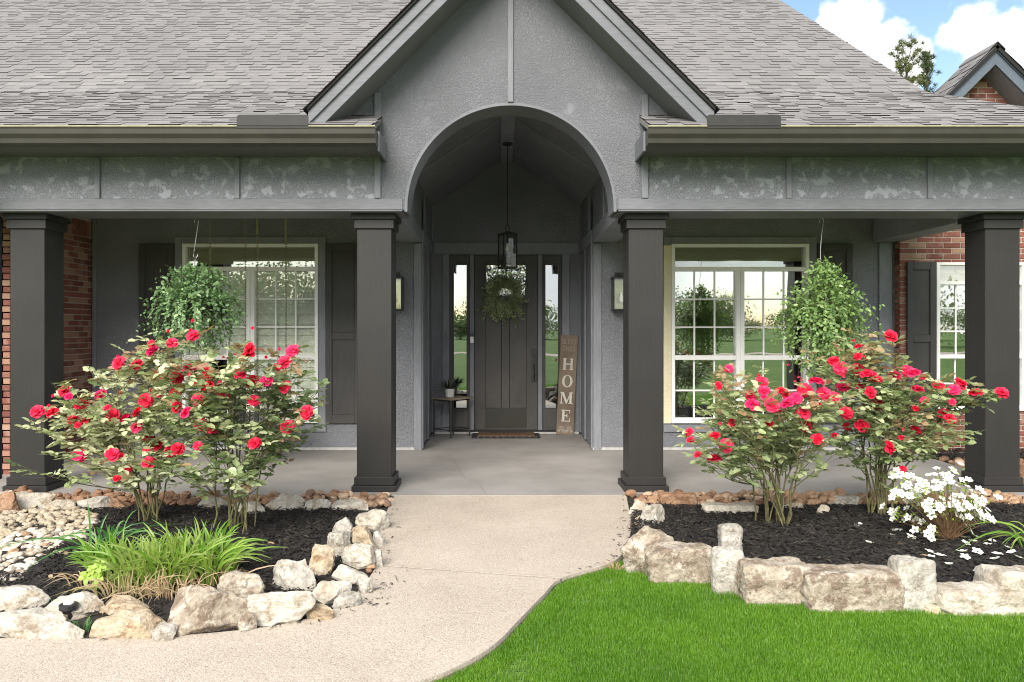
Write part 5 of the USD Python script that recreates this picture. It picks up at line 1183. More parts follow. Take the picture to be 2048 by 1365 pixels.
def rose_bush(base, crown, flowers, seed, label, shoots=70, canes=13, spread=.42, dens=9.5, low=.36):
    """base: ground point; crown: outline (X, Z) of the leafy part; flowers: (X, Z, size)."""
    r = np.random.default_rng(seed); base = np.array(base); bush = thing('rose_bush', tuple(base), label, 'rose bush')
    cp_ = Polygon(crown).buffer(0); x0, z0, x1, z1 = cp_.bounds
    tips = []
    for X, Z, s in flowers:
        yy = base[1] - .37 + r.normal(0, .09); q_ = yy / base[1]; tips.append(np.array([X * q_, yy, EYE + (Z - EYE) * q_]))
    pts = []
    while len(pts) < shoots:
        X, Z = r.uniform(x0, x1), r.uniform(z0, z1)
        if cp_.contains(Point(X, Z)): pts.append(np.array([X, base[1] + r.normal(0, .30), Z]))
    cm = np.array([(x0 + x1) / 2, base[1], 0])
    heads = []
    cane_pts = []
    for i in range(canes):
        a = i * 2.4 + r.normal(0, .3); X = r.uniform(x0 * .92 + x1 * .08, x1 * .92 + x0 * .08) if i > 2 else base[0] + r.normal(0, .12)
        X = base[0] + (X - base[0]) * .72
        top = np.array([X, base[1] + r.normal(0, .22), base[2] + (z1 - base[2]) * r.uniform(.5, .78)])
        b = base + np.array([r.normal(0, .055), r.normal(0, .05), 0]) + np.array([(X - base[0]) * .12, 0, 0])
        mid = b * .55 + top * .45 + np.array([-(X - base[0]) * .16, 0, .10 * r.random()])
        c = bez(b, mid, top, 9) + np.r_[np.zeros((1, 3)), r.normal(0, .008, (7, 3)), np.zeros((1, 3))]
        put('cane', MB().tube(c, np.linspace(r.uniform(.005, .010), .0038, 9), 6), M['cane'], bush, smooth=True)
        cane_pts.append(c[2:])
    nodes = np.vstack(cane_pts)
    lp, ld, ln = [], [], []; tw = MB()
    rach = []
    for k, t in enumerate(tips + pts):
        c = nodes[nodes[:, 2] < max(t[2] - .05, nodes[:, 2].min() + .05)]
        dist = np.linalg.norm(c - t, axis=1) + .9 * np.abs(c[:, 2] - (t[2] - .32)); s = c[np.argsort(dist)[r.integers(0, 3)]]
        mid = s * .5 + t * .5 + np.array([(s[0] - t[0]) * .12, 0, -.04]) if k % 3 else s * .5 + t * .5 + np.array([(t[0] - s[0]) * .15, r.normal(0, .04), -.06])
        n = 8; q = bez(s, mid, t, n); tw.raw(*tube(q, np.linspace(.0042, .0018, n), 4))
        L = np.linalg.norm(t - s); nl = max(4, int(dens * min(L, .6) / .42))
        for u in np.linspace(.30, .985, nl):
            i0 = min(int(u * (n - 1)), n - 2); p = q[i0] + (q[i0 + 1] - q[i0]) * (u * (n - 1) - i0)
            if p[2] < base[2] + low and r.random() < .75: continue
            rach.append((p, unit(q[i0 + 1] - q[i0]), t[2] > z1 - .22 and u > .6 and r.random() < .35 or r.random() < .05))
    put('twigs', tw, M['cane'], bush, kind='stuff')
    # sparse leaves low on the canes
    for _ in range(26):
        p = nodes[r.integers(0, len(nodes))]
        if p[2] > base[2] + .22: rach.append((p, np.array([0, 0, 1.]), False))
    comp = []
    for p, ax, new in rach:
        a = r.uniform(0, 6.283); h = np.array([math.cos(a), math.sin(a) * .9, r.normal(.12, .28)]); d = unit(h + ax * .25)
        L = r.uniform(.065, .115); side = unit(np.cross(d, [0, 0, 1])); up = unit(np.cross(side, d) + r.normal(0, .22, 3))
        pos, dd, nn, ll, ww = [], [], [], [], []
        for f_, sg in ((.35, 1), (.35, -1), (.70, 1), (.70, -1), (1.0, 0)):
            pos.append(p + d * L * f_ - (0, 0, .012 * f_ * f_)); dd.append(d * (.55 if sg else 1) + side * sg * .85 + np.array([0, 0, r.normal(-.12, .2)])); nn.append(up + r.normal(0, .25, 3))
            ll.append(r.uniform(.040, .062) * (1.15 if not sg else 1) * (.8 if f_ < .5 else 1)); ww.append(ll[-1] * r.uniform(.6, .75))
        v, f = leaves(pos, dd, nn, ll, ww); m = MB().raw(v, f); m.raw(*tube([p, p + d * L], .0012, 3)); comp.append((p[1] - .3 * r.random(), m, new))
    comp.sort(key=lambda t: t[0])
    rest, rest2 = MB(), MB()
    for i, (_, m, new) in enumerate(comp):
        if i < 220: put('leaf', m, M['rose_new_leaf' if new else 'rose_leaf'], bush)
        else: (rest2 if new else rest).raw(*m.arrays())
    if rest.n: put('foliage', rest, M['rose_leaf'], bush, kind='stuff')
    if rest2.n: put('young_foliage', rest2, M['rose_new_leaf'], bush, kind='stuff')
    for (X, Z, s), t in zip(flowers, tips):
        A = axes(np.array([r.normal(0, .45), -.75 + r.normal(0, .35), .75 + r.normal(0, .3)]), r.uniform(0, 6)); v, f = ROSES[r.integers(0, 6)]
        k = s * r.uniform(.86, 1.06)
        put('flower', ((v * [k, k, k * .95]) @ A + t, f), M['rose_petal'], bush, smooth=True)
    # a few buds standing above the leaves
    for _ in range(9):
        t = tips[r.integers(0, len(tips))] + r.normal(0, .05, 3) + (0, 0, .05); A = axes((r.normal(0, .3), 0, 1), 0)
        v, f = ROSES[0]; put('bud', ((v * [.22, .22, .55]) @ A + t, f), M['rose_petal'], bush)
    return bush
def fl(pts, ox, base_y, small=.62):
    out = []
    for p in pts:
        s = small if len(p) > 2 else 1.0
        x, y = ox + p[0] / 3.25, 600 + p[1] / 3.25; out.append((x, y, s))
    return out
S = 's'
fL = fl([(420, 597), (447, 630, S), (658, 620), (247, 730), (345, 735), (530, 685), (480, 785), (575, 785), (505, 815, S), (735, 755), (700, 705, S), (818, 778), (900, 735), (890, 830), (950, 655), (775, 415), (890, 425), (895, 485, S), (995, 335), (985, 285, S), (1120, 285), (1255, 235), (1235, 452), (1030, 490), (1155, 502), (1358, 478), (1275, 555, S), (1350, 568), (1445, 565), (1450, 615), (1297, 650), (1140, 608), (1153, 695), (1213, 738), (1308, 815), (1380, 850), (1000, 590, S), (1042, 615, S), (970, 910), (1030, 945), (1108, 985), (1157, 970), (952, 980, S), (730, 1010), (785, 1020, S), (968, 1062), (517, 1012), (835, 1100, S), (1285, 950, S), (1650, 660), (1655, 935), (1563, 500), (1645, 537), (1630, 330), (1595, 365, S), (760, 1165, S)], 0, 0) + fl([(607, 335), (553, 408), (430, 535), (555, 567), (695, 732), (567, 830), (500, 440, S)], 400, 0)
fR = fl([(745, 450, S), (678, 558, S), (960, 540), (975, 597), (885, 633), (980, 637, S), (900, 688), (1090, 610), (1025, 688), (1075, 712), (1130, 675), (1180, 640), (1240, 590), (1255, 635), (1230, 740), (885, 780, S), (765, 795, S), (1005, 820), (1240, 815), (1323, 690, S), (1322, 907), (1435, 885, S), (655, 898), (730, 948), (655, 1042), (545, 1008, S), (497, 912, S), (490, 860, S), (1315, 540), (1365, 615), (1430, 642), (1470, 445), (1430, 405), (1510, 735), (1610, 820), (1515, 825, S)], 1228, 0) + fl([(825, 240), (617, 308, S), (610, 370, S), (610, 455), (665, 485), (700, 500), (850, 495), (930, 465), (975, 485), (1035, 505, S), (1135, 562), (1270, 548), (1235, 587), (1000, 590), (1375, 610), (1543, 605), (1222, 663, S), (1165, 740), (1207, 780), (735, 680), (630, 575), (685, 605), (515, 565), (982, 850), (805, 960), (985, 710, S), (1045, 655, S), (895, 900, S), (745, 520, S), (900, 1103, S)], 1528, 0)
def to_xz(pts, Y): return [(Xa(x, Y), Za(y, Y)) for x, y in pts]
def fxz(pts, Y): return [(Xa(x, Y), Za(y, Y), s) for x, y, s in pts]
gb = [G(303, 1042, .03), G(468, 1062, .04), G(1560, 1052, .05), G(1748, 1030, .04)]
crA = [(70, 815), (150, 775), (215, 705), (300, 670), (385, 665), (440, 690), (450, 800), (430, 900), (300, 930), (200, 955), (140, 895)]
crB = [(330, 690), (420, 670), (500, 690), (600, 705), (615, 770), (670, 800), (640, 850), (590, 900), (560, 960), (470, 960), (380, 930), (330, 820)]
crC = [(1385, 880), (1430, 740), (1500, 770), (1580, 740), (1660, 760), (1680, 850), (1660, 900), (1600, 930), (1500, 900), (1420, 960)]
crD = [(1640, 780), (1650, 690), (1700, 660), (1760, 670), (1830, 745), (1930, 770), (2010, 795), (1950, 830), (1900, 880), (1800, 880), (1700, 890)]
spl = lambda ps, f: [p for p in ps if f(p)]
rose_bush(gb[0], to_xz(crA, gb[0][1]), fxz(spl(fL, lambda p: p[0] < 372), gb[0][1]), 101, 'red rose bush, the left one of the pair left of the path', shoots=88)
rose_bush(gb[1], to_xz(crB, gb[1][1]), fxz(spl(fL, lambda p: p[0] >= 372), gb[1][1]), 102, 'red rose bush, the right one of the pair left of the path', shoots=80)
rose_bush(gb[2], to_xz(crC, gb[2][1]), fxz(spl(fR, lambda p: p[0] < 1655), gb[2][1]), 103, 'red rose bush right of the path, nearer the right middle column', shoots=84, canes=16)
rose_bush(gb[3], to_xz(crD, gb[3][1]), fxz(spl(fR, lambda p: p[0] >= 1655), gb[3][1]), 104, 'red rose bush behind the white azalea, reaching to the far right column', shoots=92, canes=14)

# hanging baskets
def basket(c, hook, prof, seed, label, m, blooms, nst=185):
    """prof: list of (height above the pot rim, half width) giving the mass of leaves."""
    r = np.random.default_rng(seed); c = np.array(c); b = thing('hanging_basket', tuple(c), label, 'hanging basket')
    put('pot', MB().lathe([(0, -.14), (.09, -.13), (.15, -.05), (.17, .02), (.16, .02), (0, -.02)], c, 20), M['pot_brown'], b, smooth=40)
    hk = np.array(hook); top = c + (0, 0, .44)
    put('hook', MB().tube(np.vstack([bez(hk + (-.03, 0, -.05), hk + (-.02, 0, .01), hk + (0, 0, -.0), 5), bez(hk + (.01, 0, -.03), hk + (-.03, 0, -.3), top + (-.015, 0, .05), 6), bez(top + (-.01, 0, .02), top + (.02, 0, .0), top + (.025, 0, .05), 5)]), .0035, 5), M['steel_wire'], b)
    put('hanger', MB().tube([top, top + (0, 0, -.05)], .006, 5).tube([top + (0, 0, -.05), c + (.16, 0, .02)], .0022, 4).tube([top + (0, 0, -.05), c + (-.16, .02, .02)], .0022, 4).tube([top + (0, 0, -.05), c + (0, -.16, .02)], .0022, 4), M['steel_wire'], b)
    zs = np.array([p[0] for p in prof[::-1]]); ws = np.array([p[1] for p in prof[::-1]])
    st = MB(); LV = []
    for i in range(nst):
        zt_ = r.uniform(zs.min(), zs.max()); w = np.interp(zt_, zs, ws); a = r.uniform(0, 6.283); rad = w * math.sqrt(r.uniform(.12, 1.0)) * (1 if r.random() < .93 else 1.12)
        tip = c + np.array([rad * math.cos(a), rad * .85 * math.sin(a), zt_ + r.normal(0, .03)])
        p0 = c + np.array([.11 * math.cos(a), .11 * math.sin(a), .0]); ctrl = c + np.array([rad * 1.0 * math.cos(a), rad * .85 * math.sin(a), max(zt_ * .5, 0) + r.uniform(.05, .24)])
        if zt_ > .12: ctrl = c + np.array([rad * .55 * math.cos(a), rad * .5 * math.sin(a), zt_ * .7])
        n = 9; q = bez(p0, ctrl, tip, n); st.raw(*tube(q, np.linspace(.0028, .0012, n), 3)); L = np.linalg.norm(np.diff(q, axis=0), axis=1).sum(); nl = int(L / .020)
        for u in np.linspace(.22, 1, max(nl, 4)):
            i0 = min(int(u * (n - 1)), n - 2); p = q[i0] + (q[i0 + 1] - q[i0]) * (u * (n - 1) - i0); t = unit(q[i0 + 1] - q[i0]); out = unit(p - c + (0, 0, .05))
            sd = unit(np.cross(t, out) + r.normal(0, .3, 3)) * (1 if r.random() < .5 else -1)
            LV.append((p, t * .35 + sd * .8 + out * .35 + np.array([0, 0, -.25]), out * .9 + np.array([0, 0, .5]) + r.normal(0, .35, 3), r.uniform(.030, .054)))
    for _ in range(1550):
        z = r.uniform(zs.min(), zs.max()); w = np.interp(z, zs, ws); a = r.uniform(0, 6.283); k_ = r.uniform(.5, 1.02) * (.62 + .8 * float(meshkit.fbm(np.array([math.cos(a) * 2.2 + seed, math.sin(a) * 2.2, z * 5]), 3, seed)))
        p = c + np.array([w * k_ * math.cos(a), w * k_ * .88 * math.sin(a), z + r.normal(0, .015)]); out = unit(np.array([math.cos(a), math.sin(a), .35 + z])); t = np.cross(out, unit(r.normal(0, 1, 3)))
        LV.append((p, t * .8 + out * .5 + np.array([0, 0, -.3]), out + np.array([0, 0, .45]) + r.normal(0, .65, 3), r.uniform(.024, .048)))
    put('stems', st, M['vine_stem'], b, kind='stuff')
    P_, D_, N2, L_ = (np.array(x) for x in zip(*LV)); o = np.argsort(P_[:, 1]); P_, D_, N2, L_ = P_[o], D_[o], N2[o], L_[o]
    W = L_ * r.uniform(.5, .66, len(L_))
    for i in range(280): put('leaf', leaves(P_[i:i + 1], D_[i:i + 1], N2[i:i + 1], L_[i:i + 1], W[i:i + 1]), M[m], b)
    put('foliage', leaves(P_[280:], D_[280:], N2[280:], L_[280:], W[280:]), M[m], b, kind='stuff')
    for x, y in blooms:
        p = P(x, y, c[1] - .25); mb = MB(); k = 6; a = np.arange(k) * 1.047
        dd = np.c_[np.cos(a) * .7, np.sin(a) * .7, -np.ones(k) * .9]; mb.raw(*leaves(np.repeat(p[None], k, 0), dd, np.c_[np.cos(a), np.sin(a), np.ones(k)], .032, .016)).tube([p, p + (0, 0, .05)], .001, 3)
        put('flower', mb, M['fuchsia_petal'], b)
YH = 7.42
basket(P(390, 612, YH), P(395, 434, 7.46) * [1, 1, 0] + (0, 0, ZBM - .017), [(.38, .06), (.32, .24), (.2, .38), (.08, .43), (-.05, .44), (-.2, .44), (-.3, .36), (-.42, .22)], 31, 'bushy hanging basket in front of the left porch window', 'basket_leaf_cool', [(425, 708), (456, 714), (470, 706), (447, 712), (482, 690)])
basket(P(1645, 628, YH), P(1645, 430, 7.46) * [1, 1, 0] + (0, 0, ZBM - .017), [(.50, .04), (.40, .17), (.28, .26), (.18, .42), (.05, .46), (-.1, .44), (-.25, .40), (-.4, .33), (-.52, .22), (-.62, .10)], 32, 'trailing hanging basket in front of the right porch window', 'basket_leaf', [(1597, 752), (1602, 757), (1590, 760), (1576, 727), (1672, 690)])

# grassy clumps
def blades(base, n, spread, L, lean, w, seed, m, name, parent, droop=.5, keep=200, bias=None):
    r = np.random.default_rng(seed); rest = MB()
    for i in range(n):
        a = r.uniform(0, 6.283); rr = math.sqrt(r.random()); p0 = np.array(base) + np.array([spread[0] * rr * math.cos(a), spread[1] * rr * math.sin(a), 0]); 
        d = np.array([math.cos(a) * rr * .8 + r.normal(0, .35), math.sin(a) * rr * .6 + r.normal(0, .35), 0]) if bias is None else np.array([bias[0] + r.normal(0, .4), bias[1] + r.normal(0, .3), 0])
        l = L * r.uniform(.6, 1.15); ln_ = lean * r.uniform(.4, 1.5); e = p0 + d * l * ln_ * 1.2 + np.array([0, 0, l * (1 - droop * r.uniform(.3, 1.4) * min(1, np.linalg.norm(d) * 1.2))])
        c = p0 + d * l * .25 * ln_ + np.array([0, 0, l * .72]); n_ = 7; q = bez(p0, c, e, n_); t = unit(np.gradient(q, axis=0)); s = unit(np.cross(t, [r.normal(0, .5), r.normal(-1, .3), .35]))
        wd = w * r.uniform(.7, 1.2) * np.array([.6, .9, 1, .95, .75, .45, .05]); up = unit(np.cross(s, t))
        v = np.vstack([q + s * wd[:, None], q - up * (wd * .35)[:, None], q - s * wd[:, None]]); f = []
        for k in range(n_ - 1):
            for o1, o2 in ((0, n_), (n_, 2 * n_)): f += [(o1 + k, o1 + k + 1, o2 + k + 1), (o1 + k, o2 + k + 1, o2 + k)]
        if i < keep: put(name, (v, f), M[m], parent)
        else: rest.raw(v, f)
    if rest.n: put(name + '_mass', rest, M[m], parent, kind='stuff')
g1 = G(320, 1185, .03)
lg = thing('ornamental_grass', tuple(g1), 'wide lime green clump of strappy grass behind the boulders in the left bed', 'ornamental grass')
for (x, y, n, sp_, L, s) in [(225, 1160, 90, (.12, .12), .30, 1), (290, 1175, 110, (.16, .12), .31, 2), (345, 1172, 110, (.15, .14), .34, 3), (400, 1160, 100, (.12, .14), .36, 4), (430, 1165, 70, (.09, .12), .30, 5)]:
    blades(G(x, y, .03), int(n * 1.5), sp_, L * 1.0, .58, .0078, 200 + s, 'blade_lime', 'blade', lg, keep=40)
for (x, y, n, L, s) in [(250, 1195, 55, .26, 1), (340, 1195, 70, .26, 2), (425, 1175, 60, .28, 3), (190, 1175, 25, .24, 4)]:
    blades(G(x, y, .03), n, (.15, .05), L * .72, .9, .0034, 240 + s, 'blade_dry', 'dry_blade', lg, droop=1.0, keep=20)
g2 = G(212, 1118, .03)
dl = thing('daylily', tuple(g2), 'dark green strappy plant behind the lime clump beside the white pebbles', 'plant')
blades(g2, 30, (.09, .07), .36, .85, .0075, 260, 'blade_dark', 'blade', dl, droop=.75)
g3 = G(190, 1185, .03)
spt = thing('maple_seedling', tuple(g3), 'bright yellow green lobed seedling at the left of the lime clump', 'seedling')
put('stem', MB().tube(bez(g3, g3 + (0, -.02, .08), P(185, 1140, g3[1] - .04), 6), .002, 4), M['vine_stem'], spt)
for (x, y, s) in [(174, 1150, .062), (195, 1152, .056), (200, 1128, .06), (192, 1170, .04), (186, 1136, .045)]:
    p = P(x, y, g3[1] - .06); mb = MB(); a = np.array([-1.9, -1.0, 0, 1.0, 1.9]); mb.raw(*leaves(np.repeat(p[None], 5, 0), np.c_[np.sin(a), -.3 + 0 * a, np.cos(a) * -1 + .1], np.repeat([[0, -.8, .6]], 5, 0), s * np.array([.6, .85, 1, .85, .6]), s * .5)); put('leaf', mb, M['sprout_leaf'], spt)
g4 = G(2058, 1098, .05)
el = thing('daylily', tuple(g4), 'few bright green arching blades at the right edge in the mulch', 'plant')
blades(g4, 12, (.05, .05), .30, 1.0, .006, 270, 'blade_lime', 'blade', el, droop=.9, bias=(-.8, -.1))
# small weeds of grass between the boulders
for i, (x, y) in enumerate([(165, 1262), (105, 1225), (1232, 1140), (1300, 1160), (1900, 1222)]):
    zz = 0 if x < 1000 else -.025; b = G(x, y, zz); wd_ = thing('grass_tuft', tuple(b), ['grass tuft between the white wedge and the curved tan stone', 'grass tuft beside the black path light', 'dry grass tuft where path, lawn and corner block meet', 'grass tuft at the foot of the corner block', 'grass tuft at the foot of the flat pale slab'][i], 'grass tuft')
    blades(b, 22, (.05, .03), .07, .9, .0022, 280 + i, 'blade_dry' if i == 2 else 'blade_dark', 'blade', wd_)

# azalea
ab = G(1893, 1078, .05)
az = thing('azalea', tuple(ab), 'low azalea covered in white flowers in the right bed', 'azalea')
r5 = np.random.default_rng(55)
def star(seed):
    r = np.random.default_rng(seed); mb = MB(); a = np.arange(5) * 1.2566 + r.normal(0, .1, 5); el_ = r.uniform(.1, .45)
    d = np.c_[np.cos(a) * math.cos(el_), np.sin(a) * math.cos(el_), np.full(5, math.sin(el_))]; n = np.c_[-np.cos(a) * .4, -np.sin(a) * .4, np.ones(5)]
    mb.raw(*leaves(d * .004, d, n + r.normal(0, .12, (5, 3)), r.uniform(.026, .034, 5), r.uniform(.022, .029, 5))); return mb.arrays()
STARS = [star(i) for i in range(8)]
cen = P(1885, 1002, ab[1]); tips = []
hand = [(1800, 950), (1830, 960), (1870, 950), (1905, 940), (1925, 962), (1850, 985), (1880, 975), (1945, 985), (1965, 1000), (1905, 1000), (1820, 1000), (1930, 1010), (1785, 1027), (1850, 1010), (1890, 1030), (1952, 1030), (1972, 1035), (1935, 1050), (1845, 1045), (1862, 1062), (1910, 1010), (1855, 1018), (1975, 1020), (1815, 975), (1895, 965), (1890, 1012), (1915, 1025), (1840, 970), (1960, 985), (1790, 985)]
for (x, y) in hand:
    c = P(x, y, ab[1] - r5.uniform(-.05, .26)); tips.append(c)
    for _ in range(r5.integers(2, 5)): tips.append(c + r5.normal(0, 1, 3) * [.034, .05, .026])
while len(tips) < 158:
    a, e = r5.uniform(0, 6.283), r5.uniform(-.05, 1.2); q = ab + np.array([.31 * math.cos(a) * math.cos(e), .27 * math.sin(a) * math.cos(e), .14 + .32 * math.sin(e)]) * r5.uniform(.8, 1.05); q[2] += .0
    if q[2] > .14: tips.append(q)
tw = MB(); lv = []
for t in tips:
    b = ab + np.array([r5.normal(0, .03), r5.normal(0, .03), 0]); q = bez(b, b * .5 + t * .5 + np.array([(b[0] - t[0]) * .1, 0, -.03 + .05 * r5.random()]), t, 7); tw.raw(*tube(q, np.linspace(.0032, .0014, 7), 4))
    for _ in range(5): lv.append((q[5] + (q[6] - q[5]) * r5.random() + r5.normal(0, .012, 3), r5.normal(0, 1, 3) + (0, 0, .4)))
put('twigs', tw, M['twig'], az, kind='stuff')
put('foliage', leaves(np.array([a for a, _ in lv]), np.array([b for _, b in lv]), r5.normal(0, .5, (len(lv), 3)) + (0, -.3, 1), r5.uniform(.018, .032, len(lv)), .010), M['sprout_leaf'], az, kind='stuff')
for t in tips:
    A = axes(unit(t - ab - (0, .0, .05)) * .9 + np.array([r5.normal(0, .25), -.35, .35]), r5.uniform(0, 6)); v, f = STARS[r5.integers(0, 8)]; k = r5.uniform(.80, 1.06)
    put('flower', (v * k @ A + t, f), M['azalea_petal'], az)
for x, y in [(358, 365), (668, 408), (622, 448), (445, 510), (780, 465), (858, 517), (930, 580), (940, 618), (1012, 613), (1085, 682), (1320, 732), (1190, 580), (1215, 622), (1205, 465), (1280, 495), (1310, 465), (1222, 512), (1392, 520), (1312, 578), (1355, 422), (1478, 598), (1460, 640), (1565, 550), (1590, 590), (1645, 625), (880, 440), (1435, 500)]:
    X, Y_ = 1628 + x / 4.014, 960 + y / 4.014; b = G(X, Y_, .07); v, f = STARS[r5.integers(0, 8)]; A = axes((r5.normal(0, .25), r5.normal(0, .25), 1), r5.uniform(0, 6))
    put('fallen_flower', (v * r5.uniform(.85, 1.2) @ A + b, f), M['azalea_petal'], label='white fallen flower lying on the mulch before the azalea', cat='fallen flower', group='fallen white flowers on the mulch', base=b)
lf = np.random.default_rng(77)
for x, y in [(412, 1028), (1840, 1110), (1805, 1086), (1640, 1116), (1585, 1064), (1435, 1048), (1650, 1047), (485, 1080), (575, 1080), (105, 1155), (535, 1086)]:
    b = G(x, y, .065); put('dead_leaf', leaves(b[None], lf.normal(0, 1, (1, 3)) * [1, 1, .1], np.array([[lf.normal(0, .3), -.3, 1]]), .05, .024), M['blade_dry'], label='dry brown leaf lying on the mulch', cat='dead leaf', group='dead leaves on the mulch', base=b)

# ---------------------------------------------------------------- lawn
r6 = np.random.default_rng(66)
def turf(seed):
    r = np.random.default_rng(seed); n = 800; p = np.c_[r.uniform(-.15, .15, (n, 2)), np.zeros(n)]; a = r.uniform(0, 6.283, n); l = r.uniform(.016, .031, n); d = np.c_[np.cos(a), np.sin(a), np.zeros(n)]; s = np.c_[-np.sin(a), np.cos(a), np.zeros(n)]
    ln_ = r.uniform(.1, .65, n)[:, None]; w = r.uniform(.0009, .0015, n)[:, None]; z = np.array([0, 0, 1.]); m1 = p + (d * ln_ * .4 + z * .62) * l[:, None]; t = p + (d * ln_ * 1.1 + z * (1 - .35 * ln_)) * l[:, None]
    v = np.stack([p + s * w, p - s * w, m1 + s * w * .8, m1 - s * w * .8, t], 1).reshape(-1, 3); f = np.array([(0, 1, 3), (0, 3, 2), (2, 3, 4)])[None] + (np.arange(n) * 5)[:, None, None]
    return v, f.reshape(-1, 3)
lawn_poly = Polygon(np.vstack([right_edge[3:], [[-3.5, 1.4], [5.5, 1.4], [5.5, 4.50]], [P(x, 0, Y)[:2] for x, Y in [(2300, 4.45), (2060, 4.36), (1880, 4.40), (1800, 4.42), (1620, 4.50), (1490, 4.66), (1430, 4.80), (1330, 4.98), (1300, 5.06), (1258, 5.14)]]])).buffer(0).difference(path_poly.buffer(.012))
gp = []
for x in np.arange(-3.5, 5.4, .15):
    for y in np.arange(1.4, 5.4, .15):
        gp.append((x + r6.uniform(-.05, .05), y + r6.uniform(-.05, .05)))
gp = np.array(gp); inner = lawn_poly.buffer(-.13)
k = shapely.contains_xy(inner, gp[:, 0], gp[:, 1]); gp = gp[k]
# along the borders narrower tufts keep clear of the path
edge = np.array([lawn_poly.buffer(-.035).exterior.interpolate(t).coords[0] for t in np.arange(0, lawn_poly.buffer(-.035).exterior.length, .022)])
edge2 = np.array([lawn_poly.buffer(-.09).exterior.interpolate(t).coords[0] for t in np.arange(0, lawn_poly.buffer(-.09).exterior.length, .022)])
def tuft(seed):
    v, f = turf(seed); keep = (np.abs(v[::5, 0]) < .036) & (np.abs(v[::5, 1]) < .036); i = np.nonzero(keep)[0]
    # gather blades from the whole patch into a small tuft
    v = v.reshape(-1, 5, 3)[:60].copy(); b = v[:, :1, :].copy(); v = v - b + b * [.23, .23, 1]; return v.reshape(-1, 3), (np.array([(0, 1, 3), (0, 3, 2), (2, 3, 4)])[None] + (np.arange(60) * 5)[:, None, None]).reshape(-1, 3)
protos = [turf(i) for i in range(6)] + [tuft(20 + i) for i in range(4)]
pos = np.vstack([gp, edge, edge2]); nE = len(edge) + len(edge2)
idx = np.r_[r6.integers(0, 6, len(gp)), r6.integers(6, 10, nE)]
sc = .85 + .4 * meshkit.fbm(np.c_[pos * 2.2, np.zeros(len(pos))], 3, 4)
instancer('lawn_grass', protos, [M['grass_blade']], idx, np.c_[pos, np.full(len(pos), ZL - .014)], r6.uniform(0, 6.283, len(pos)), np.c_[np.ones(len(pos)), np.ones(len(pos)), sc], 'short bright green grass of the front lawn', 'grass')

# ---------------------------------------------------------------- beyond: drive and trees seen in the window panes, pine behind the roof
put('gravel_drive', MB().slab(Polygon(np.vstack([curve([(-120, -30), (-40, -26), (0, -24), (40, -27), (120, -34)]), curve([(120, -38), (40, -30.5), (0, -27.5), (-40, -29.5), (-120, -34)])])), ZL - .05, ZL - .006), M['gravel_drive'], kind='structure', label='pale gravel drive crossing the lawn in front of the house', cat='drive')
def far_tree(seed, h, w):
    r = np.random.default_rng(seed); n = 7000; cl = r.normal(0, 1, (26, 3)); cl = unit(cl) * r.uniform(.35, .95, (26, 1)); c = cl[r.integers(0, 26, n)] + r.normal(0, .22, (n, 3))
    p = c * [w / 2, w / 2, h * .5] + (0, 0, h * .48); d = r.normal(0, 1, (n, 3)); return leaves(p, d, r.normal(0, 1, (n, 3)) + (0, 0, 1), r.uniform(.03, .055, n) * h, r.uniform(.02, .04, n) * h), MB().tube([(0, 0, -.2), (.1, 0, h * .3), (0, .1, h * .7)], [h * .03, h * .022, h * .006], 7).arrays()
first = {}
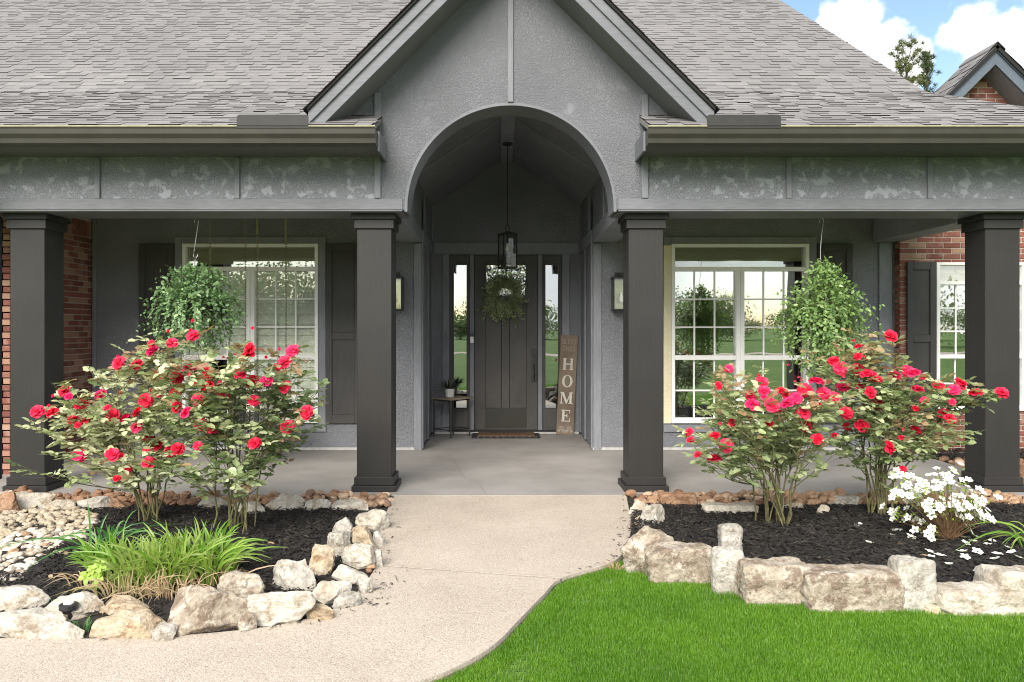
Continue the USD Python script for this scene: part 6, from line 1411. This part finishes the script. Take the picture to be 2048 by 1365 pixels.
def plant_tree(kind, x, y, h, w, s, rz, label, group):
    if kind not in first:
        t = thing('tree', (x, y, ZL), label, 'tree', group); fo, tr = far_tree(kind, h, w); o = np.array([x, y, ZL]); put('crown', (fo[0] + o, fo[1]), M['tree_leaf'], t); put('trunk', (tr[0] + o, tr[1]), M['bark'], t); first[kind] = t; return
    p = fresh('/World', 'tree'); xf = UsdGeom.Xform.Define(stage, p); xf.GetPrim().GetReferences().AddInternalReference(first[kind]); xf.GetPrim().SetInstanceable(True)
    xf.ClearXformOpOrder(); xf.AddTranslateOp().Set((x, y, ZL)); xf.AddRotateZOp().Set(rz); xf.AddScaleOp().Set((s, s, s * r6.uniform(.85, 1.15))); tag(xf.GetPrim(), label, 'tree', group)
for i in range(60):
    x = -120 + i * 4.1 + r6.uniform(-2, 2); y = -84 - 20 * r6.random() - .0006 * x * x
    plant_tree(1 + i % 3, x, y, 7.0, 13.0, r6.uniform(.5, 1.0), r6.uniform(0, 360), 'leafy tree in the row across the lawn, facing the house', 'trees in the row facing the house')
for i, (x, y, h) in enumerate([(-18, -40, .9), (-26, -50, 1.1), (34, -52, 1.0)]):
    plant_tree(1 + i % 3, x, y, 7, 13, h, i * 70, 'leafy tree standing alone on the lawn facing the house', 'single trees on the front lawn')
def pine(x, y, top, seed, crown_h, crown_w, label):
    r = np.random.default_rng(seed); t = thing('pine_tree', (x, y, ZL), label, 'pine tree'); put('trunk', MB().tube([(x, y, ZL - .2), (x + .1, y, top * .5), (x, y, top - .25)], [.17, .12, .02], 7), M['bark'], t)
    pp_, dd_ = [], []; br = MB()
    for i in range(24):
        u = r.random()**.8; z = top - crown_h * u; a = r.uniform(0, 6.283); l = crown_w * (.25 + .75 * u**.6) * r.uniform(.5, 1); e = np.array([x + l * math.cos(a), y + l * math.sin(a), z + .25 + .35 * (1 - u)]); br.raw(*tube(bez((x, y, z - .15), (x + l * .6 * math.cos(a), y + l * .6 * math.sin(a), z - .1), e, 5), [.025, .02, .016, .012, .006], 4))
        for _ in range(4):
            c = e + r.normal(0, .13, 3) * [1, 1, 1.3]; n = 34; d = unit(r.normal(0, 1, (n, 3)) + (0, 0, .9)); pp_.append(np.repeat(c[None], n, 0)); dd_.append(d)
    pp_, dd_ = np.vstack(pp_), np.vstack(dd_); put('crown', leaves(pp_, dd_, r.normal(0, 1, pp_.shape), r.uniform(.16, .28, len(pp_)), .022), M['pine_needle'], t); put('branches', br, M['bark'], t)
q = P(1812, 97, 36); pine(q[0], 36, q[2], 5, 2.2, .68, 'pine top rising behind the roof left of the brick gable')
q = P(1853, 132, 40); pine(q[0], 40, q[2], 6, 1.9, .30, 'thin pine top just left of the brick gable')
